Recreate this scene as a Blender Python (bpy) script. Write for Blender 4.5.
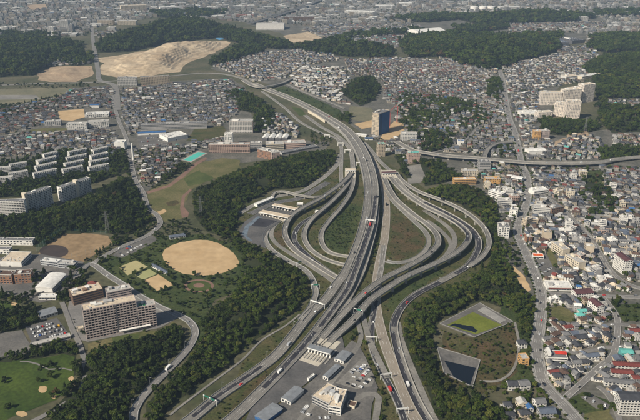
import bpy, math, random
import numpy as np
from mathutils import Vector, Matrix
from mathutils.geometry import tessellate_polygon

random.seed(7); rng = np.random.default_rng(7)
for o in list(bpy.data.objects): bpy.data.objects.remove(o)
scene = bpy.context.scene
col = scene.collection

# ------------------------------------------------------------------ camera
FPX = 680.0; VH = -70.0; CAMH = 460.0            # focal length (photo px), horizon row, height (m)
PITCH = math.atan((210 - VH) / FPX)
cam = bpy.data.cameras.new('camera'); cam_o = bpy.data.objects.new('camera', cam); col.objects.link(cam_o)
cam.sensor_width = 36; cam.lens = 36 * FPX / 640; cam.clip_start = 1; cam.clip_end = 30000
cam_o.location = (0, 0, CAMH); cam_o.rotation_euler = (math.pi / 2 - PITCH, 0, 0)
scene.camera = cam_o
# ------------------------------------------------------------------ sky, sun, exposure
SUN_EL = math.radians(38); SUN_AZ = (-0.78, -0.62)
w = bpy.data.worlds.new('World'); scene.world = w; w.use_nodes = True
nt = w.node_tree; nt.nodes.clear()
sk = nt.nodes.new('ShaderNodeTexSky'); sk.sky_type = 'NISHITA'; sk.sun_disc = False
sk.sun_elevation = SUN_EL; sk.sun_rotation = math.atan2(SUN_AZ[0], SUN_AZ[1])
sk.air_density = 1.2; sk.dust_density = 1.0
bg = nt.nodes.new('ShaderNodeBackground'); bg.inputs[1].default_value = 0.05
ou = nt.nodes.new('ShaderNodeOutputWorld')
nt.links.new(sk.outputs[0], bg.inputs[0]); nt.links.new(bg.outputs[0], ou.inputs[0])
sl = bpy.data.lights.new('sun', 'SUN'); sl.energy = 5.0; sl.angle = math.radians(0.53); sl.color = (1, 0.91, 0.76)
so = bpy.data.objects.new('sun', sl); col.objects.link(so)
n_ = math.hypot(*SUN_AZ)
sd = Vector((SUN_AZ[0] / n_ * math.cos(SUN_EL), SUN_AZ[1] / n_ * math.cos(SUN_EL), math.sin(SUN_EL)))
so.rotation_euler = sd.to_track_quat('Z', 'Y').to_euler(); so.location = (-800, -600, 900)
scene.view_settings.view_transform = 'Standard'; scene.view_settings.look = 'None'
scene.view_settings.exposure = 0.22; scene.view_settings.gamma = 1.0

# ------------------------------------------------------------------ pixel -> place
CP, SP = math.cos(PITCH), math.sin(PITCH)
def G(u, v, z=0.0):
    """direction of photo pixel (u,v) met with the level z"""
    a = (u - 320) / FPX; b = (v - 210) / FPX
    dz = -SP - b * CP; dy = CP - b * SP
    t = (z - CAMH) / dz
    return (a * t, dy * t, z)
def PX(x, y, z=0.0):
    h = z - CAMH
    zc = y * CP - h * SP
    yc = -(y * SP + h * CP)
    return 320 + FPX * x / zc, 210 + FPX * yc / zc
def ext(poly):
    r = []
    for u, v in poly:
        if u <= 0: u -= 60
        if u >= 640: u += 60
        if v >= 420: v += 35
        if v <= 0: v -= 14
        r.append((u, v))
    return r
def pip(poly, X, Y):
    X = np.asarray(X, float); Y = np.asarray(Y, float); ins = np.zeros(X.shape, bool)
    n = len(poly)
    for i in range(n):
        x1, y1 = poly[i][:2]; x2, y2 = poly[(i + 1) % n][:2]
        if y1 == y2: continue
        c = ((y1 > Y) != (y2 > Y)) & (X < (x2 - x1) * (Y - y1) / (y2 - y1) + x1)
        ins ^= c
    return ins
def edge_dist(poly, X, Y):
    d = np.full(np.shape(X), 1e9)
    n = len(poly)
    for i in range(n):
        x1, y1 = poly[i][:2]; x2, y2 = poly[(i + 1) % n][:2]
        dx, dy = x2 - x1, y2 - y1; L = dx * dx + dy * dy + 1e-9
        t = np.clip(((X - x1) * dx + (Y - y1) * dy) / L, 0, 1)
        d = np.minimum(d, np.hypot(X - x1 - t * dx, Y - y1 - t * dy))
    return d
# occupancy raster over the view, so that trees and houses keep off roads and fields
MS = 3; MU0, MV0, MW, MH = -90, -40, 820, 520
MASK = np.zeros((MH * MS, MW * MS), np.uint8)      # bit 1: road/field, bit 2: building
def mask_poly_px(poly, bit=1):
    us = [p[0] for p in poly]; vs = [p[1] for p in poly]
    i0 = max(0, int((min(us) - MU0) * MS)); i1 = min(MW * MS, int((max(us) - MU0) * MS) + 2)
    j0 = max(0, int((min(vs) - MV0) * MS)); j1 = min(MH * MS, int((max(vs) - MV0) * MS) + 2)
    if i1 <= i0 or j1 <= j0: return
    U, V = np.meshgrid((np.arange(i0, i1) + .5) / MS + MU0, (np.arange(j0, j1) + .5) / MS + MV0)
    m = pip(poly, U, V)
    MASK[j0:j1, i0:i1][m] |= bit
def mask_world(poly, bit=1):
    mask_poly_px([PX(p[0], p[1], 0) for p in poly], bit)
def masked(X, Y, bit=3):
    u, v = PX(np.asarray(X), np.asarray(Y), 0)
    i = ((u - MU0) * MS).astype(int); j = ((v - MV0) * MS).astype(int)
    ok = (i >= 0) & (i < MW * MS) & (j >= 0) & (j < MH * MS)
    r = np.ones(np.shape(X), bool)
    r[ok] = (MASK[j[ok], i[ok]] & bit) > 0
    return r

# ------------------------------------------------------------------ materials
MATS = {}
def mat(name, c, rough=0.85, var=0.12, scale=0.15, detail=5, c2=None, spec=0.3, metal=0, scale2=None, bump=0.0):
    """procedural material: base colour broken up by two scales of noise in world space"""
    if name in MATS: return MATS[name]
    m = bpy.data.materials.new(name); m.use_nodes = True; nt = m.node_tree
    b = nt.nodes['Principled BSDF']; b.inputs['Roughness'].default_value = rough
    b.inputs['Specular IOR Level'].default_value = spec; b.inputs['Metallic'].default_value = metal
    g = nt.nodes.new('ShaderNodeNewGeometry')
    n1 = nt.nodes.new('ShaderNodeTexNoise'); n1.inputs['Scale'].default_value = scale; n1.inputs['Detail'].default_value = detail
    nt.links.new(g.outputs['Position'], n1.inputs['Vector'])
    r = nt.nodes.new('ShaderNodeValToRGB')
    if c2 is None:
        lo = [max(0, x * (1 - var * 1.6)) for x in c]; hi = [min(1, x * (1 + var * 1.6)) for x in c]
    else: lo, hi = c, c2
    r.color_ramp.elements[0].position = 0.32; r.color_ramp.elements[1].position = 0.68
    r.color_ramp.elements[0].color = (*lo, 1); r.color_ramp.elements[1].color = (*hi, 1)
    nt.links.new(n1.outputs['Fac'], r.inputs[0])
    n2 = nt.nodes.new('ShaderNodeTexNoise'); n2.inputs['Scale'].default_value = scale2 or scale * 9; n2.inputs['Detail'].default_value = 3
    nt.links.new(g.outputs['Position'], n2.inputs['Vector'])
    mr = nt.nodes.new('ShaderNodeMapRange'); mr.inputs[1].default_value = .3; mr.inputs[2].default_value = .7
    mr.inputs[3].default_value = 1 - var; mr.inputs[4].default_value = 1 + var
    nt.links.new(n2.outputs['Fac'], mr.inputs[0])
    mx = nt.nodes.new('ShaderNodeVectorMath'); mx.operation = 'SCALE'
    nt.links.new(r.outputs[0], mx.inputs[0]); nt.links.new(mr.outputs[0], mx.inputs['Scale'])
    nt.links.new(mx.outputs[0], b.inputs['Base Color'])
    if bump:
        bp = nt.nodes.new('ShaderNodeBump'); bp.inputs['Strength'].default_value = bump; bp.inputs['Distance'].default_value = 1.0
        nt.links.new(n2.outputs['Fac'], bp.inputs['Height']); nt.links.new(bp.outputs[0], b.inputs['Normal'])
    MATS[name] = m; return m
def mat_attr(name, rough=0.8):
    m = bpy.data.materials.new(name); m.use_nodes = True; nt = m.node_tree
    b = nt.nodes['Principled BSDF']; b.inputs['Roughness'].default_value = rough
    a = nt.nodes.new('ShaderNodeAttribute'); a.attribute_name = 'paint'
    g = nt.nodes.new('ShaderNodeNewGeometry'); n2 = nt.nodes.new('ShaderNodeTexNoise'); n2.inputs['Scale'].default_value = .6
    nt.links.new(g.outputs['Position'], n2.inputs['Vector'])
    mr = nt.nodes.new('ShaderNodeMapRange'); mr.inputs[3].default_value = .75; mr.inputs[4].default_value = 1.25
    nt.links.new(n2.outputs['Fac'], mr.inputs[0])
    mx = nt.nodes.new('ShaderNodeVectorMath'); mx.operation = 'SCALE'
    nt.links.new(a.outputs['Color'], mx.inputs[0]); nt.links.new(mr.outputs[0], mx.inputs['Scale'])
    nt.links.new(mx.outputs[0], b.inputs['Base Color'])
    return m
def mat_leaf(name, lo, hi):
    m = bpy.data.materials.new(name); m.use_nodes = True; nt = m.node_tree
    b = nt.nodes['Principled BSDF']; b.inputs['Roughness'].default_value = .7; b.inputs['Specular IOR Level'].default_value = .2
    oi = nt.nodes.new('ShaderNodeObjectInfo')
    r = nt.nodes.new('ShaderNodeValToRGB'); e = r.color_ramp.elements
    e[0].color = (*lo, 1); e[1].color = (*hi, 1)
    nt.links.new(oi.outputs['Random'], r.inputs[0])
    g = nt.nodes.new('ShaderNodeNewGeometry'); n2 = nt.nodes.new('ShaderNodeTexNoise'); n2.inputs['Scale'].default_value = .012; n2.inputs['Detail'].default_value = 4
    nt.links.new(g.outputs['Position'], n2.inputs['Vector'])
    mr = nt.nodes.new('ShaderNodeMapRange'); mr.inputs[1].default_value = .3; mr.inputs[2].default_value = .7; mr.inputs[3].default_value = .6; mr.inputs[4].default_value = 1.4
    nt.links.new(n2.outputs['Fac'], mr.inputs[0])
    mx = nt.nodes.new('ShaderNodeVectorMath'); mx.operation = 'SCALE'
    nt.links.new(r.outputs[0], mx.inputs[0]); nt.links.new(mr.outputs[0], mx.inputs['Scale'])
    nt.links.new(mx.outputs[0], b.inputs['Base Color'])
    MATS[name] = m; return m

mat('ground', (.05, .058, .026), .95, .3, .012, 8, c2=(.11, .098, .06), scale2=.12)
mat('city_ground', (.072, .074, .062), .92, .3, .03, 8, c2=(.15, .14, .122), scale2=.2)
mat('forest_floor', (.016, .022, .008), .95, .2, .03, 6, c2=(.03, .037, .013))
mat('verge', (.035, .05, .012), .95, .4, .045, 9, c2=(.092, .078, .034), scale2=.4, bump=.3)
mat('verge_green', (.024, .043, .010), .95, .4, .04, 9, c2=(.06, .072, .022), scale2=.35, bump=.3)
mat('verge_rust', (.04, .048, .014), .95, .4, .04, 9, c2=(.092, .06, .03), scale2=.4, bump=.3)
mat('lawn', (.042, .064, .014), .95, .25, .03, 6, c2=(.08, .095, .028), scale2=.3)
mat('fairway', (.02, .042, .005), .95, .3, .02, 8, c2=(.058, .088, .012), scale2=.25)
mat('meadow', (.075, .082, .025), .95, .25, .025, 8, c2=(.15, .13, .06), scale2=.3)
mat('dry_field', (.12, .12, .075), .95, .2, .02, 7, c2=(.19, .17, .11))
mat('sand', (.42, .29, .155), .95, .10, .03, 9, c2=(.52, .375, .215), scale2=.1)
mat('sand_dark', (.21, .145, .08), .95, .15, .03, 9, c2=(.30, .21, .12), scale2=.12)
mat('infield', (.045, .035, .034), .95, .1, .05, c2=(.06, .046, .042))
mat('court', (.36, .32, .16), .95, .06, .04, c2=(.42, .37, .20))
mat('court_green', (.28, .29, .13), .95, .06, .04, c2=(.33, .33, .16))
mat('teal_court', (.08, .43, .36), .8, .05, .03)
mat('quarry', (.33, .25, .165), .95, .25, .012, 9, c2=(.52, .42, .295), scale2=.08, bump=.5)
mat('bare_earth', (.28, .205, .14), .95, .2, .02, 8, c2=(.40, .30, .20), scale2=.15)
mat('concrete_pad', (.44, .40, .33), .9, .1, .06, c2=(.54, .50, .42))
mat('asphalt_old', (.16, .153, .142), .9, .18, .03, 9, c2=(.245, .232, .21), scale2=.35)
mat('asphalt_tan', (.225, .195, .16), .9, .12, .03, 7, c2=(.28, .245, .20), scale2=.5)
mat('asphalt_mid', (.08, .08, .082), .9, .18, .04, 8, c2=(.125, .12, .118), scale2=.5)
mat('asphalt_dark', (.022, .022, .029), .85, .15, .05, 6, c2=(.048, .047, .055), scale2=.6)
mat('asphalt_worn', (.115, .11, .104), .9, .2, .02, 8, c2=(.19, .18, .166), scale2=.4)
mat('lot', (.095, .092, .09), .9, .2, .04, 8, c2=(.155, .147, .136), scale2=.4)
mat('street', (.16, .155, .15), .9, .12, .05, 6, c2=(.21, .20, .19))
mat('concrete', (.25, .24, .22), .85, .2, .06, 8, c2=(.39, .37, .335), scale2=.5)
mat('concrete_dull', (.24, .235, .225), .85, .14, .08, 6, c2=(.32, .31, .29))  # a duller, more even concrete, the same on every face
mat('marking', (.72, .71, .68), .7, .06, .5)
mat('red_path', (.17, .105, .08), .9, .15, .05, c2=(.23, .14, .105))
mat('water', (.006, .009, .014), .12, .05, .02, spec=.5)
mat('algae', (.105, .128, .016), .85, .15, .05, 8, c2=(.155, .175, .03))
mat('glass', (.025, .032, .045), .2, .2, .1, spec=.5)
mat('glass_pale', (.14, .17, .2), .25, .2, .1, spec=.5)
mat('trunk', (.09, .065, .045), .9, .2, .5)
mat('metal', (.42, .43, .44), .5, .1, .3, metal=.4)
mat('steel_white', (.72, .72, .70), .5, .06, .3)
mat('pylon_steel', (.16, .165, .17), .6, .1, .3)
mat('sign_green', (.02, .15, .10), .5, .06, .3)
mat('net', (.03, .14, .10), .9, .1, .3)
mat('crane_red', (.5, .06, .05), .6, .1, .3)
mat('tyre', (.02, .02, .02), .9, .1, 1)
WALLC = {'white': (.72, .70, .66), 'cream': (.60, .53, .42), 'beige': (.50, .42, .32), 'grey': (.38, .37, .36), 'pale': (.56, .545, .515),
         'brown': (.21, .135, .095), 'brick': (.27, .145, .09), 'mauve': (.50, .42, .39), 'orange': (.58, .34, .13), 'pink': (.46, .34, .29),
         'dark': (.10, .10, .11), 'blue': (.025, .10, .26), 'sky': (.10, .30, .55), 'flat': (.70, .62, .54), 'navy': (.02, .07, .17), 'silver': (.45, .46, .47), 'aqua': (.10, .34, .34)}
for k, c in WALLC.items(): mat('wall_' + k, c, .8, .06, .12, 5)
ROOFC = {'charcoal': (.055, .058, .068), 'grey': (.16, .16, .165), 'brown': (.11, .07, .055), 'red': (.17, .045, .038), 'blue': (.04, .115, .27),
         'white': (.66, .65, .62), 'pale': (.40, .385, .36), 'teal': (.12, .40, .36), 'scarlet': (.62, .05, .03), 'cream': (.56, .47, .36), 'slate': (.10, .12, .16),
         'vermilion': (.65, .12, .03), 'maroon': (.10, .045, .05), 'orange': (.5, .22, .06), 'steel': (.20, .215, .235), 'green': (.04, .22, .09)}
for k, c in ROOFC.items(): mat('roof_' + k, c, .75, .10, .2, 5, scale2=1.1)
CARC = {'white': (.75, .75, .74), 'silver': (.42, .43, .45), 'black': (.015, .015, .018), 'red': (.5, .03, .03), 'blue': (.03, .08, .3), 'yellow': (.75, .42, .03), 'grey': (.16, .165, .17)}
for k, c in CARC.items(): mat('paint_' + k, c, .35, .03, .3, spec=.5)

# ------------------------------------------------------------------ mesh building
class MB:
    def __init__(s): s.v = []; s.f = []; s.m = []
    def poly(s, pts, mi=0):
        n = len(s.v); s.v += [tuple(p) for p in pts]; s.f.append(tuple(range(n, n + len(pts)))); s.m.append(mi)
    def box(s, x0, x1, y0, y1, z0, z1, mi=0, top=None, bottom=True):
        if x1 < x0: x0, x1 = x1, x0
        if y1 < y0: y0, y1 = y1, y0
        n = len(s.v)
        s.v += [(x0, y0, z0), (x1, y0, z0), (x1, y1, z0), (x0, y1, z0), (x0, y0, z1), (x1, y0, z1), (x1, y1, z1), (x0, y1, z1)]
        s.f += [(n, n + 1, n + 5, n + 4), (n + 1, n + 2, n + 6, n + 5), (n + 2, n + 3, n + 7, n + 6), (n + 3, n, n + 4, n + 7), (n + 4, n + 5, n + 6, n + 7)]
        s.m += [mi] * 4 + [mi if top is None else top]
        if bottom: s.f.append((n + 3, n + 2, n + 1, n)); s.m.append(mi)
    def prism(s, pts, z0, z1, mi=0, top=None):
        P = [(p[0], p[1]) for p in pts]
        if sum(P[i][0] * P[(i + 1) % len(P)][1] - P[(i + 1) % len(P)][0] * P[i][1] for i in range(len(P))) < 0: P = P[::-1]
        k = len(P); n = len(s.v)
        s.v += [(x, y, z0) for x, y in P] + [(x, y, z1) for x, y in P]
        for i in range(k): s.f.append((n + i, n + (i + 1) % k, n + k + (i + 1) % k, n + k + i)); s.m.append(mi)
        tris = tessellate_polygon([[Vector((x, y, 0)) for x, y in P]])
        for t in tris:
            a, b, c = t
            ar = (P[b][0] - P[a][0]) * (P[c][1] - P[a][1]) - (P[c][0] - P[a][0]) * (P[b][1] - P[a][1])
            if ar < 0: b, c = c, b
            s.f.append((n + k + a, n + k + b, n + k + c)); s.m.append(mi if top is None else top)
    def sheet(s, pts, z, mi=0):
        P = [(p[0], p[1]) for p in pts]; n = len(s.v)
        s.v += [(x, y, z) for x, y in P]
        for t in tessellate_polygon([[Vector((x, y, 0)) for x, y in P]]):
            a, b, c = t
            ar = (P[b][0] - P[a][0]) * (P[c][1] - P[a][1]) - (P[c][0] - P[a][0]) * (P[b][1] - P[a][1])
            if ar < 0: b, c = c, b
            s.f.append((n + a, n + b, n + c)); s.m.append(mi)
    def tube(s, p, q, r, k=6, mi=0, r2=None):
        p = Vector(p); q = Vector(q); d = (q - p).normalized(); r2 = r if r2 is None else r2
        a = d.orthogonal().normalized(); b = d.cross(a); n = len(s.v)
        for c, rr in ((p, r), (q, r2)):
            for i in range(k):
                t = 2 * math.pi * i / k; s.v.append(tuple(c + a * math.cos(t) * rr + b * math.sin(t) * rr))
        for i in range(k): s.f.append((n + i, n + (i + 1) % k, n + k + (i + 1) % k, n + k + i)); s.m.append(mi)
        s.f += [tuple(range(n + k, n + 2 * k)), tuple(range(n + k - 1, n - 1, -1))]; s.m += [mi, mi]
    def gable(s, x0, x1, y0, y1, z, rise, mi=0, ov=.5, gm=None, hip=0.0):
        X0, X1, Y0, Y1 = x0 - ov, x1 + ov, y0 - ov, y1 + ov; n = len(s.v); t = .25
        if X1 - X0 >= Y1 - Y0:
            h = hip * (Y1 - Y0) / 2; ym = (Y0 + Y1) / 2
            R = [(X0 + h, ym), (X1 - h, ym)]
            order = [(0, 1, 5, 4), (2, 3, 4, 5)]; ends = [(3, 0, 4), (1, 2, 5)]
        else:
            h = hip * (X1 - X0) / 2; xm = (X0 + X1) / 2
            R = [(xm, Y0 + h), (xm, Y1 - h)]
            order = [(1, 2, 5, 4), (3, 0, 4, 5)]; ends = [(0, 1, 4), (2, 3, 5)]
        s.v += [(X0, Y0, z), (X1, Y0, z), (X1, Y1, z), (X0, Y1, z)] + [(a, b, z + rise) for a, b in R]
        for f in order: s.f.append(tuple(n + i for i in f)); s.m.append(mi)
        for f in ends: s.f.append(tuple(n + i for i in f)); s.m.append(mi if (hip or gm is None) else gm)
        s.v += [(X0, Y0, z - t), (X1, Y0, z - t), (X1, Y1, z - t), (X0, Y1, z - t)]
        for i in range(4): s.f.append((n + 6 + i, n + 6 + (i + 1) % 4, n + (i + 1) % 4, n + i)); s.m.append(mi)
        s.f.append((n + 9, n + 8, n + 7, n + 6)); s.m.append(mi)
    def mesh(s, name, mats):
        me = bpy.data.meshes.new(name); me.from_pydata(s.v, [], s.f)
        for m in (mats if isinstance(mats, (list, tuple)) else [mats]): me.materials.append(MATS[m] if isinstance(m, str) else m)
        if any(s.m): me.polygons.foreach_set('material_index', s.m)
        me.update(); return me
    def build(s, name, mats, parent=None, loc=None, rz=0, kind=None):
        if not s.f: return None
        o = bpy.data.objects.new(name, s.mesh(name, mats)); col.objects.link(o)
        if parent: o.parent = parent
        if loc: o.location = loc
        if rz: o.rotation_euler.z = rz
        if kind: o['kind'] = kind
        return o
def tag(o, label=None, cat=None, group=None, kind=None):
    if label: o['label'] = label
    if cat: o['category'] = cat
    if group: o['group'] = group
    if kind: o['kind'] = kind
    return o
def empty(name, loc, rz=0):
    o = bpy.data.objects.new(name, None); o.empty_display_size = 1; col.objects.link(o)
    o.location = loc; o.rotation_euler.z = rz; return o
def inst(me, name, parent=None, loc=(0, 0, 0), rz=0, sc=None, mats=None):
    o = bpy.data.objects.new(name, me); col.objects.link(o)
    if parent: o.parent = parent
    o.location = loc; o.rotation_euler.z = rz
    if sc: o.scale = sc
    if mats:
        for i, m in enumerate(mats): o.material_slots[i].link = 'OBJECT'; o.material_slots[i].material = MATS[m]
    return o
ORD = ['', 'second ', 'third ', 'fourth ', 'fifth ', 'sixth ', 'seventh ', 'eighth ', 'ninth ', 'tenth ', 'eleventh ', 'twelfth ', 'thirteenth ', 'fourteenth ', 'fifteenth ',
       'sixteenth ', 'seventeenth ', 'eighteenth ', 'nineteenth ', 'twentieth ']
def nth(i): return ORD[i] if i < 20 else '%dth ' % (i + 1) if (i + 1) % 10 not in (1, 2, 3) or (i + 1) % 100 in (11, 12, 13) else '%d%s ' % (i + 1, {1: 'st', 2: 'nd', 3: 'rd'}[(i + 1) % 10])
def nth1(i): return 'first ' if i == 0 else nth(i)

# ------------------------------------------------------------------ ground, fields, hills
HAZE_D = 0.000056
PZ = [0.04]
def jag(P, amp, step):
    out = []
    n = len(P)
    for i in range(n):
        a = np.array(P[i][:2]); b = np.array(P[(i + 1) % n][:2]); L = np.hypot(*(b - a)); k = max(1, int(L / step))
        nv = np.array([-(b - a)[1], (b - a)[0]]) / (L + 1e-9)
        for j in range(k):
            p = a + (b - a) * j / k
            if j: p = p + nv * rng.normal(0, amp)
            out.append((p[0], p[1]))
    return out
def patch(name, poly, m, amp=0, step=15, block=False, z=None):
    P = [G(u, v)[:2] for u, v in ext(poly)]
    if amp: P = jag(P, amp, step)
    if z is None: PZ[0] += 0.0025; z = PZ[0]
    b = MB(); b.sheet(P, z); o = b.build(name, m, kind='structure')
    if block: mask_world(P)
    return o, P
def ell(cu, cv, ru, rv, n=40):
    return [(cu + ru * math.cos(2 * math.pi * i / n), cv + rv * math.sin(2 * math.pi * i / n)) for i in range(n)]

g = MB(); g.poly([(-9000, -900, 0), (9000, -900, 0), (9000, 11500, 0), (-9000, 11500, 0)]); g.build('ground', 'ground', kind='structure')

# built-up ground
for nm, poly in [
    ('town_ground', [(0, 90), (60, 88), (232, 78), (245, 86), (250, 112), (300, 140), (330, 142), (325, 150), (250, 162), (215, 165), (190, 152), (160, 180), (138, 200), (128, 172), (60, 186), (0, 190)]),
    ('town_ground', [(210, 68), (262, 50), (320, 44), (345, 60), (400, 58), (470, 62), (520, 72), (560, 86), (545, 130), (640, 130), (640, 420), (575, 420), (540, 380), (528, 330), (520, 290), (508, 262), (498, 225), (478, 190), (430, 180), (400, 150), (372, 140), (330, 108), (290, 90)]),
    ('town_ground', [(0, 0), (640, 0), (640, 34), (560, 40), (440, 42), (300, 40), (230, 18), (150, 15), (95, 28), (40, 40), (0, 42)])]:
    patch(nm, poly, 'city_ground', 8, 60)

HILLS = []
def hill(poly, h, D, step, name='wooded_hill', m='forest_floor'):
    P = [G(u, v)[:2] for u, v in ext(poly)]
    xs = [p[0] for p in P]; ys = [p[1] for p in P]
    X, Y = np.meshgrid(np.arange(min(xs), max(xs) + step, step), np.arange(min(ys), max(ys) + step, step))
    ins = pip(P, X, Y); d = np.where(ins, edge_dist(P, X, Y), 0)
    t = np.clip(d / D, 0, 1); Hh = h * t * t * (3 - 2 * t) * (1 + .18 * np.sin(X / (D * .8) + 1) * np.cos(Y / (D * .9)))
    HILLS.append((P, h, D))
    b = MB(); idx = {}
    ny, nx = X.shape
    for j in range(ny - 1):
        for i in range(nx - 1):
            if ins[j, i] and ins[j + 1, i] and ins[j, i + 1] and ins[j + 1, i + 1]:
                q = []
                for jj, ii in ((j, i), (j, i + 1), (j + 1, i + 1), (j + 1, i)):
                    if (jj, ii) not in idx: idx[(jj, ii)] = len(b.v); b.v.append((X[jj, ii], Y[jj, ii], .5 + Hh[jj, ii]))
                    q.append(idx[(jj, ii)])
                b.f.append(tuple(q)); b.m.append(0)
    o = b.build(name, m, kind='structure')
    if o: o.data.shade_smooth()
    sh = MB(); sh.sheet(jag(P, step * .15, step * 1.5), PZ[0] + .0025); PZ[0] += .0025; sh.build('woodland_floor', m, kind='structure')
def ground_z(X, Y):
    Z = np.zeros(np.shape(X))
    for P, h, D in HILLS:
        ins = pip(P, X, Y)
        if ins.any():
            t = np.zeros(np.shape(X)); t[ins] = np.clip(edge_dist(P, X[ins], Y[ins]) / D, 0, 1)
            Z = np.maximum(Z, np.where(ins, .4 + h * t * t * (3 - 2 * t) * (1 + .18 * np.sin(X / (D * .8) + 1) * np.cos(Y / (D * .9))), 0))
    return Z

# name -> (polygon, hill height, slope width, tree spacing, tree size)
F = {}
F['far_left'] = ([(0, 46), (50, 41), (82, 44), (84, 54), (57, 60), (52, 70), (30, 76), (0, 80)], 16, 160, 15, 1.5)
F['ridge'] = ([(95, 47), (110, 40), (130, 34), (160, 27), (190, 25), (215, 27), (240, 33), (270, 41), (292, 47), (280, 50), (240, 44), (218, 38), (190, 41), (160, 45), (130, 52), (98, 53)], 36, 150, 16, 1.6)
F['spur'] = ([(208, 64), (228, 52), (250, 45), (264, 52), (235, 62), (215, 67)], 22, 120, 14, 1.5)
F['strip'] = ([(288, 48), (330, 44), (395, 50), (393, 57), (350, 57), (300, 52)], 25, 130, 15, 1.5)
F['strip2'] = ([(405, 52), (432, 48), (442, 57), (410, 58)], 15, 100, 14, 1.4)
F['knoll'] = ([(343, 94), (350, 82), (372, 78), (381, 86), (375, 100), (360, 106)], 26, 90, 10, 1.2)
F['right_ridge'] = ([(425, 54), (470, 43), (520, 46), (558, 43), (560, 52), (525, 60), (500, 72), (470, 68), (440, 58)], 38, 200, 16, 1.6)
F['right_back'] = ([(398, 40), (450, 35), (500, 38), (560, 35), (562, 46), (500, 48), (470, 46), (442, 53), (425, 56), (402, 52)], 14, 160, 17, 1.6)
F['right_wood'] = ([(583, 66), (605, 56), (640, 50), (640, 100), (612, 98), (606, 106), (640, 116), (640, 130), (612, 133), (600, 122), (598, 104), (594, 84)], 35, 160, 11, 1.3)
F['top_right'] = ([(455, 19), (520, 16), (600, 17), (575, 22), (480, 25)], 25, 150, 18, 1.7)
F['under_flats'] = ([(537, 116), (552, 121), (572, 122), (596, 122), (600, 130), (570, 136), (545, 134)], 10, 50, 9, 1.1)
F['slab_wood'] = ([(0, 226), (60, 210), (98, 194), (112, 184), (130, 176), (137, 192), (144, 207), (153, 222), (143, 228), (128, 236), (100, 232), (62, 236), (46, 247), (0, 238)], 12, 60, 6.6, .9)
F['slab_wood_back'] = ([(0, 192), (30, 188), (60, 184), (110, 177), (96, 183), (60, 193), (24, 197), (0, 199)], 0, 30, 7.5, 1.0)
F['central'] = ([(193, 195), (215, 182), (250, 168), (300, 155), (333, 151), (336, 159), (322, 176), (300, 188), (272, 190), (243, 205), (236, 222), (238, 240), (262, 254), (298, 273), (307, 286), (308, 298), (285, 318), (250, 345), (205, 382), (168, 408), (150, 420), (146, 405), (163, 387), (192, 358), (203, 340), (205, 322), (216, 305), (236, 295), (246, 277), (243, 256), (230, 239), (207, 232), (194, 215)], 9, 50, 5.7, .8)
F['hotel_wood'] = ([(90, 352), (140, 342), (162, 332), (180, 328), (186, 337), (181, 350), (165, 366), (145, 386), (130, 404), (126, 420), (30, 420), (60, 402), (78, 382), (80, 362)], 6, 40, 5.5, .78)
F['school_band'] = ([(0, 322), (18, 311), (36, 308), (40, 323), (20, 332), (0, 338)], 0, 30, 6.5, .9)
F['gym_trees'] = ([(70, 268), (86, 276), (84, 290), (74, 302), (62, 302), (60, 294), (68, 280)], 0, 30, 6.5, .9)
F['lot_band'] = ([(0, 366), (30, 352), (70, 344), (78, 350), (80, 372), (72, 378), (74, 360), (60, 354), (26, 362)], 0, 30, 6.5, .9)
F['pond_wood'] = ([(425, 194), (443, 188), (460, 186), (480, 192), (497, 207), (498, 230), (500, 245), (506, 264), (518, 286), (528, 306), (518, 312), (482, 301), (440, 318), (434, 330), (432, 346), (438, 374), (450, 388), (475, 398), (500, 408), (510, 420), (448, 420), (428, 392), (416, 368), (402, 345), (399, 327), (412, 309), (440, 294), (472, 278), (490, 262), (496, 246), (492, 232), (480, 217), (462, 205), (440, 198)], 10, 50, 5.9, .84)
F['apt_wood'] = ([(225, 94), (240, 90), (262, 102), (277, 118), (270, 131), (256, 133), (254, 113), (240, 110)], 8, 50, 8, 1.1)
F['mid_wood'] = ([(420, 134), (442, 130), (455, 137), (450, 150), (430, 153), (418, 148)], 6, 40, 8, 1.0)
F['mid_wood2'] = ([(394, 156), (404, 157), (412, 170), (414, 182), (405, 178)], 0, 40, 7, .9)
F['mid_wood3'] = ([(415, 160), (440, 162), (462, 178), (440, 184), (425, 186), (418, 172)], 0, 40, 7.5, .95)
F['town_hill'] = ([(580, 178), (600, 184), (622, 188), (626, 204), (618, 214), (598, 224), (586, 222), (590, 208), (578, 196)], 8, 40, 8, 1.0)
F['town_green'] = ([(470, 112), (482, 109), (492, 116), (488, 124), (476, 124)], 3, 40, 8, 1.0)
F['town_green2'] = ([(434, 104), (460, 100), (482, 107), (470, 114), (440, 114)], 4, 40, 8.5, 1.0)
F['town_green3'] = ([(400, 112), (425, 108), (432, 118), (420, 126), (402, 124)], 4, 40, 8.5, 1.0)
F['town_green4'] = ([(595, 150), (612, 147), (640, 152), (640, 158), (615, 160), (600, 161)], 0, 40, 8, 1.0)
F['right_back2'] = ([(590, 38), (640, 33), (640, 47), (608, 53), (588, 50)], 12, 160, 16, 1.6)
F['city_wood'] = ([(332, 38), (380, 32), (424, 30), (426, 34), (380, 37), (340, 41)], 0, 100, 16, 1.5)
F['city_wood2'] = ([(450, 29), (500, 26), (512, 29), (470, 33)], 0, 100, 16, 1.5)
F['city_wood3'] = ([(380, 20), (440, 16), (470, 18), (430, 23)], 0, 100, 18, 1.6)
F['city_wood4'] = ([(150, 14), (200, 11), (230, 14), (200, 18), (160, 18)], 0, 100, 18, 1.6)
F['city_wood5'] = ([(0, 36), (40, 34), (60, 37), (50, 41), (0, 44)], 0, 100, 16, 1.5)
F['city_wood6'] = ([(590, 12), (640, 10), (640, 15), (600, 17)], 0, 100, 18, 1.6)
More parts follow.
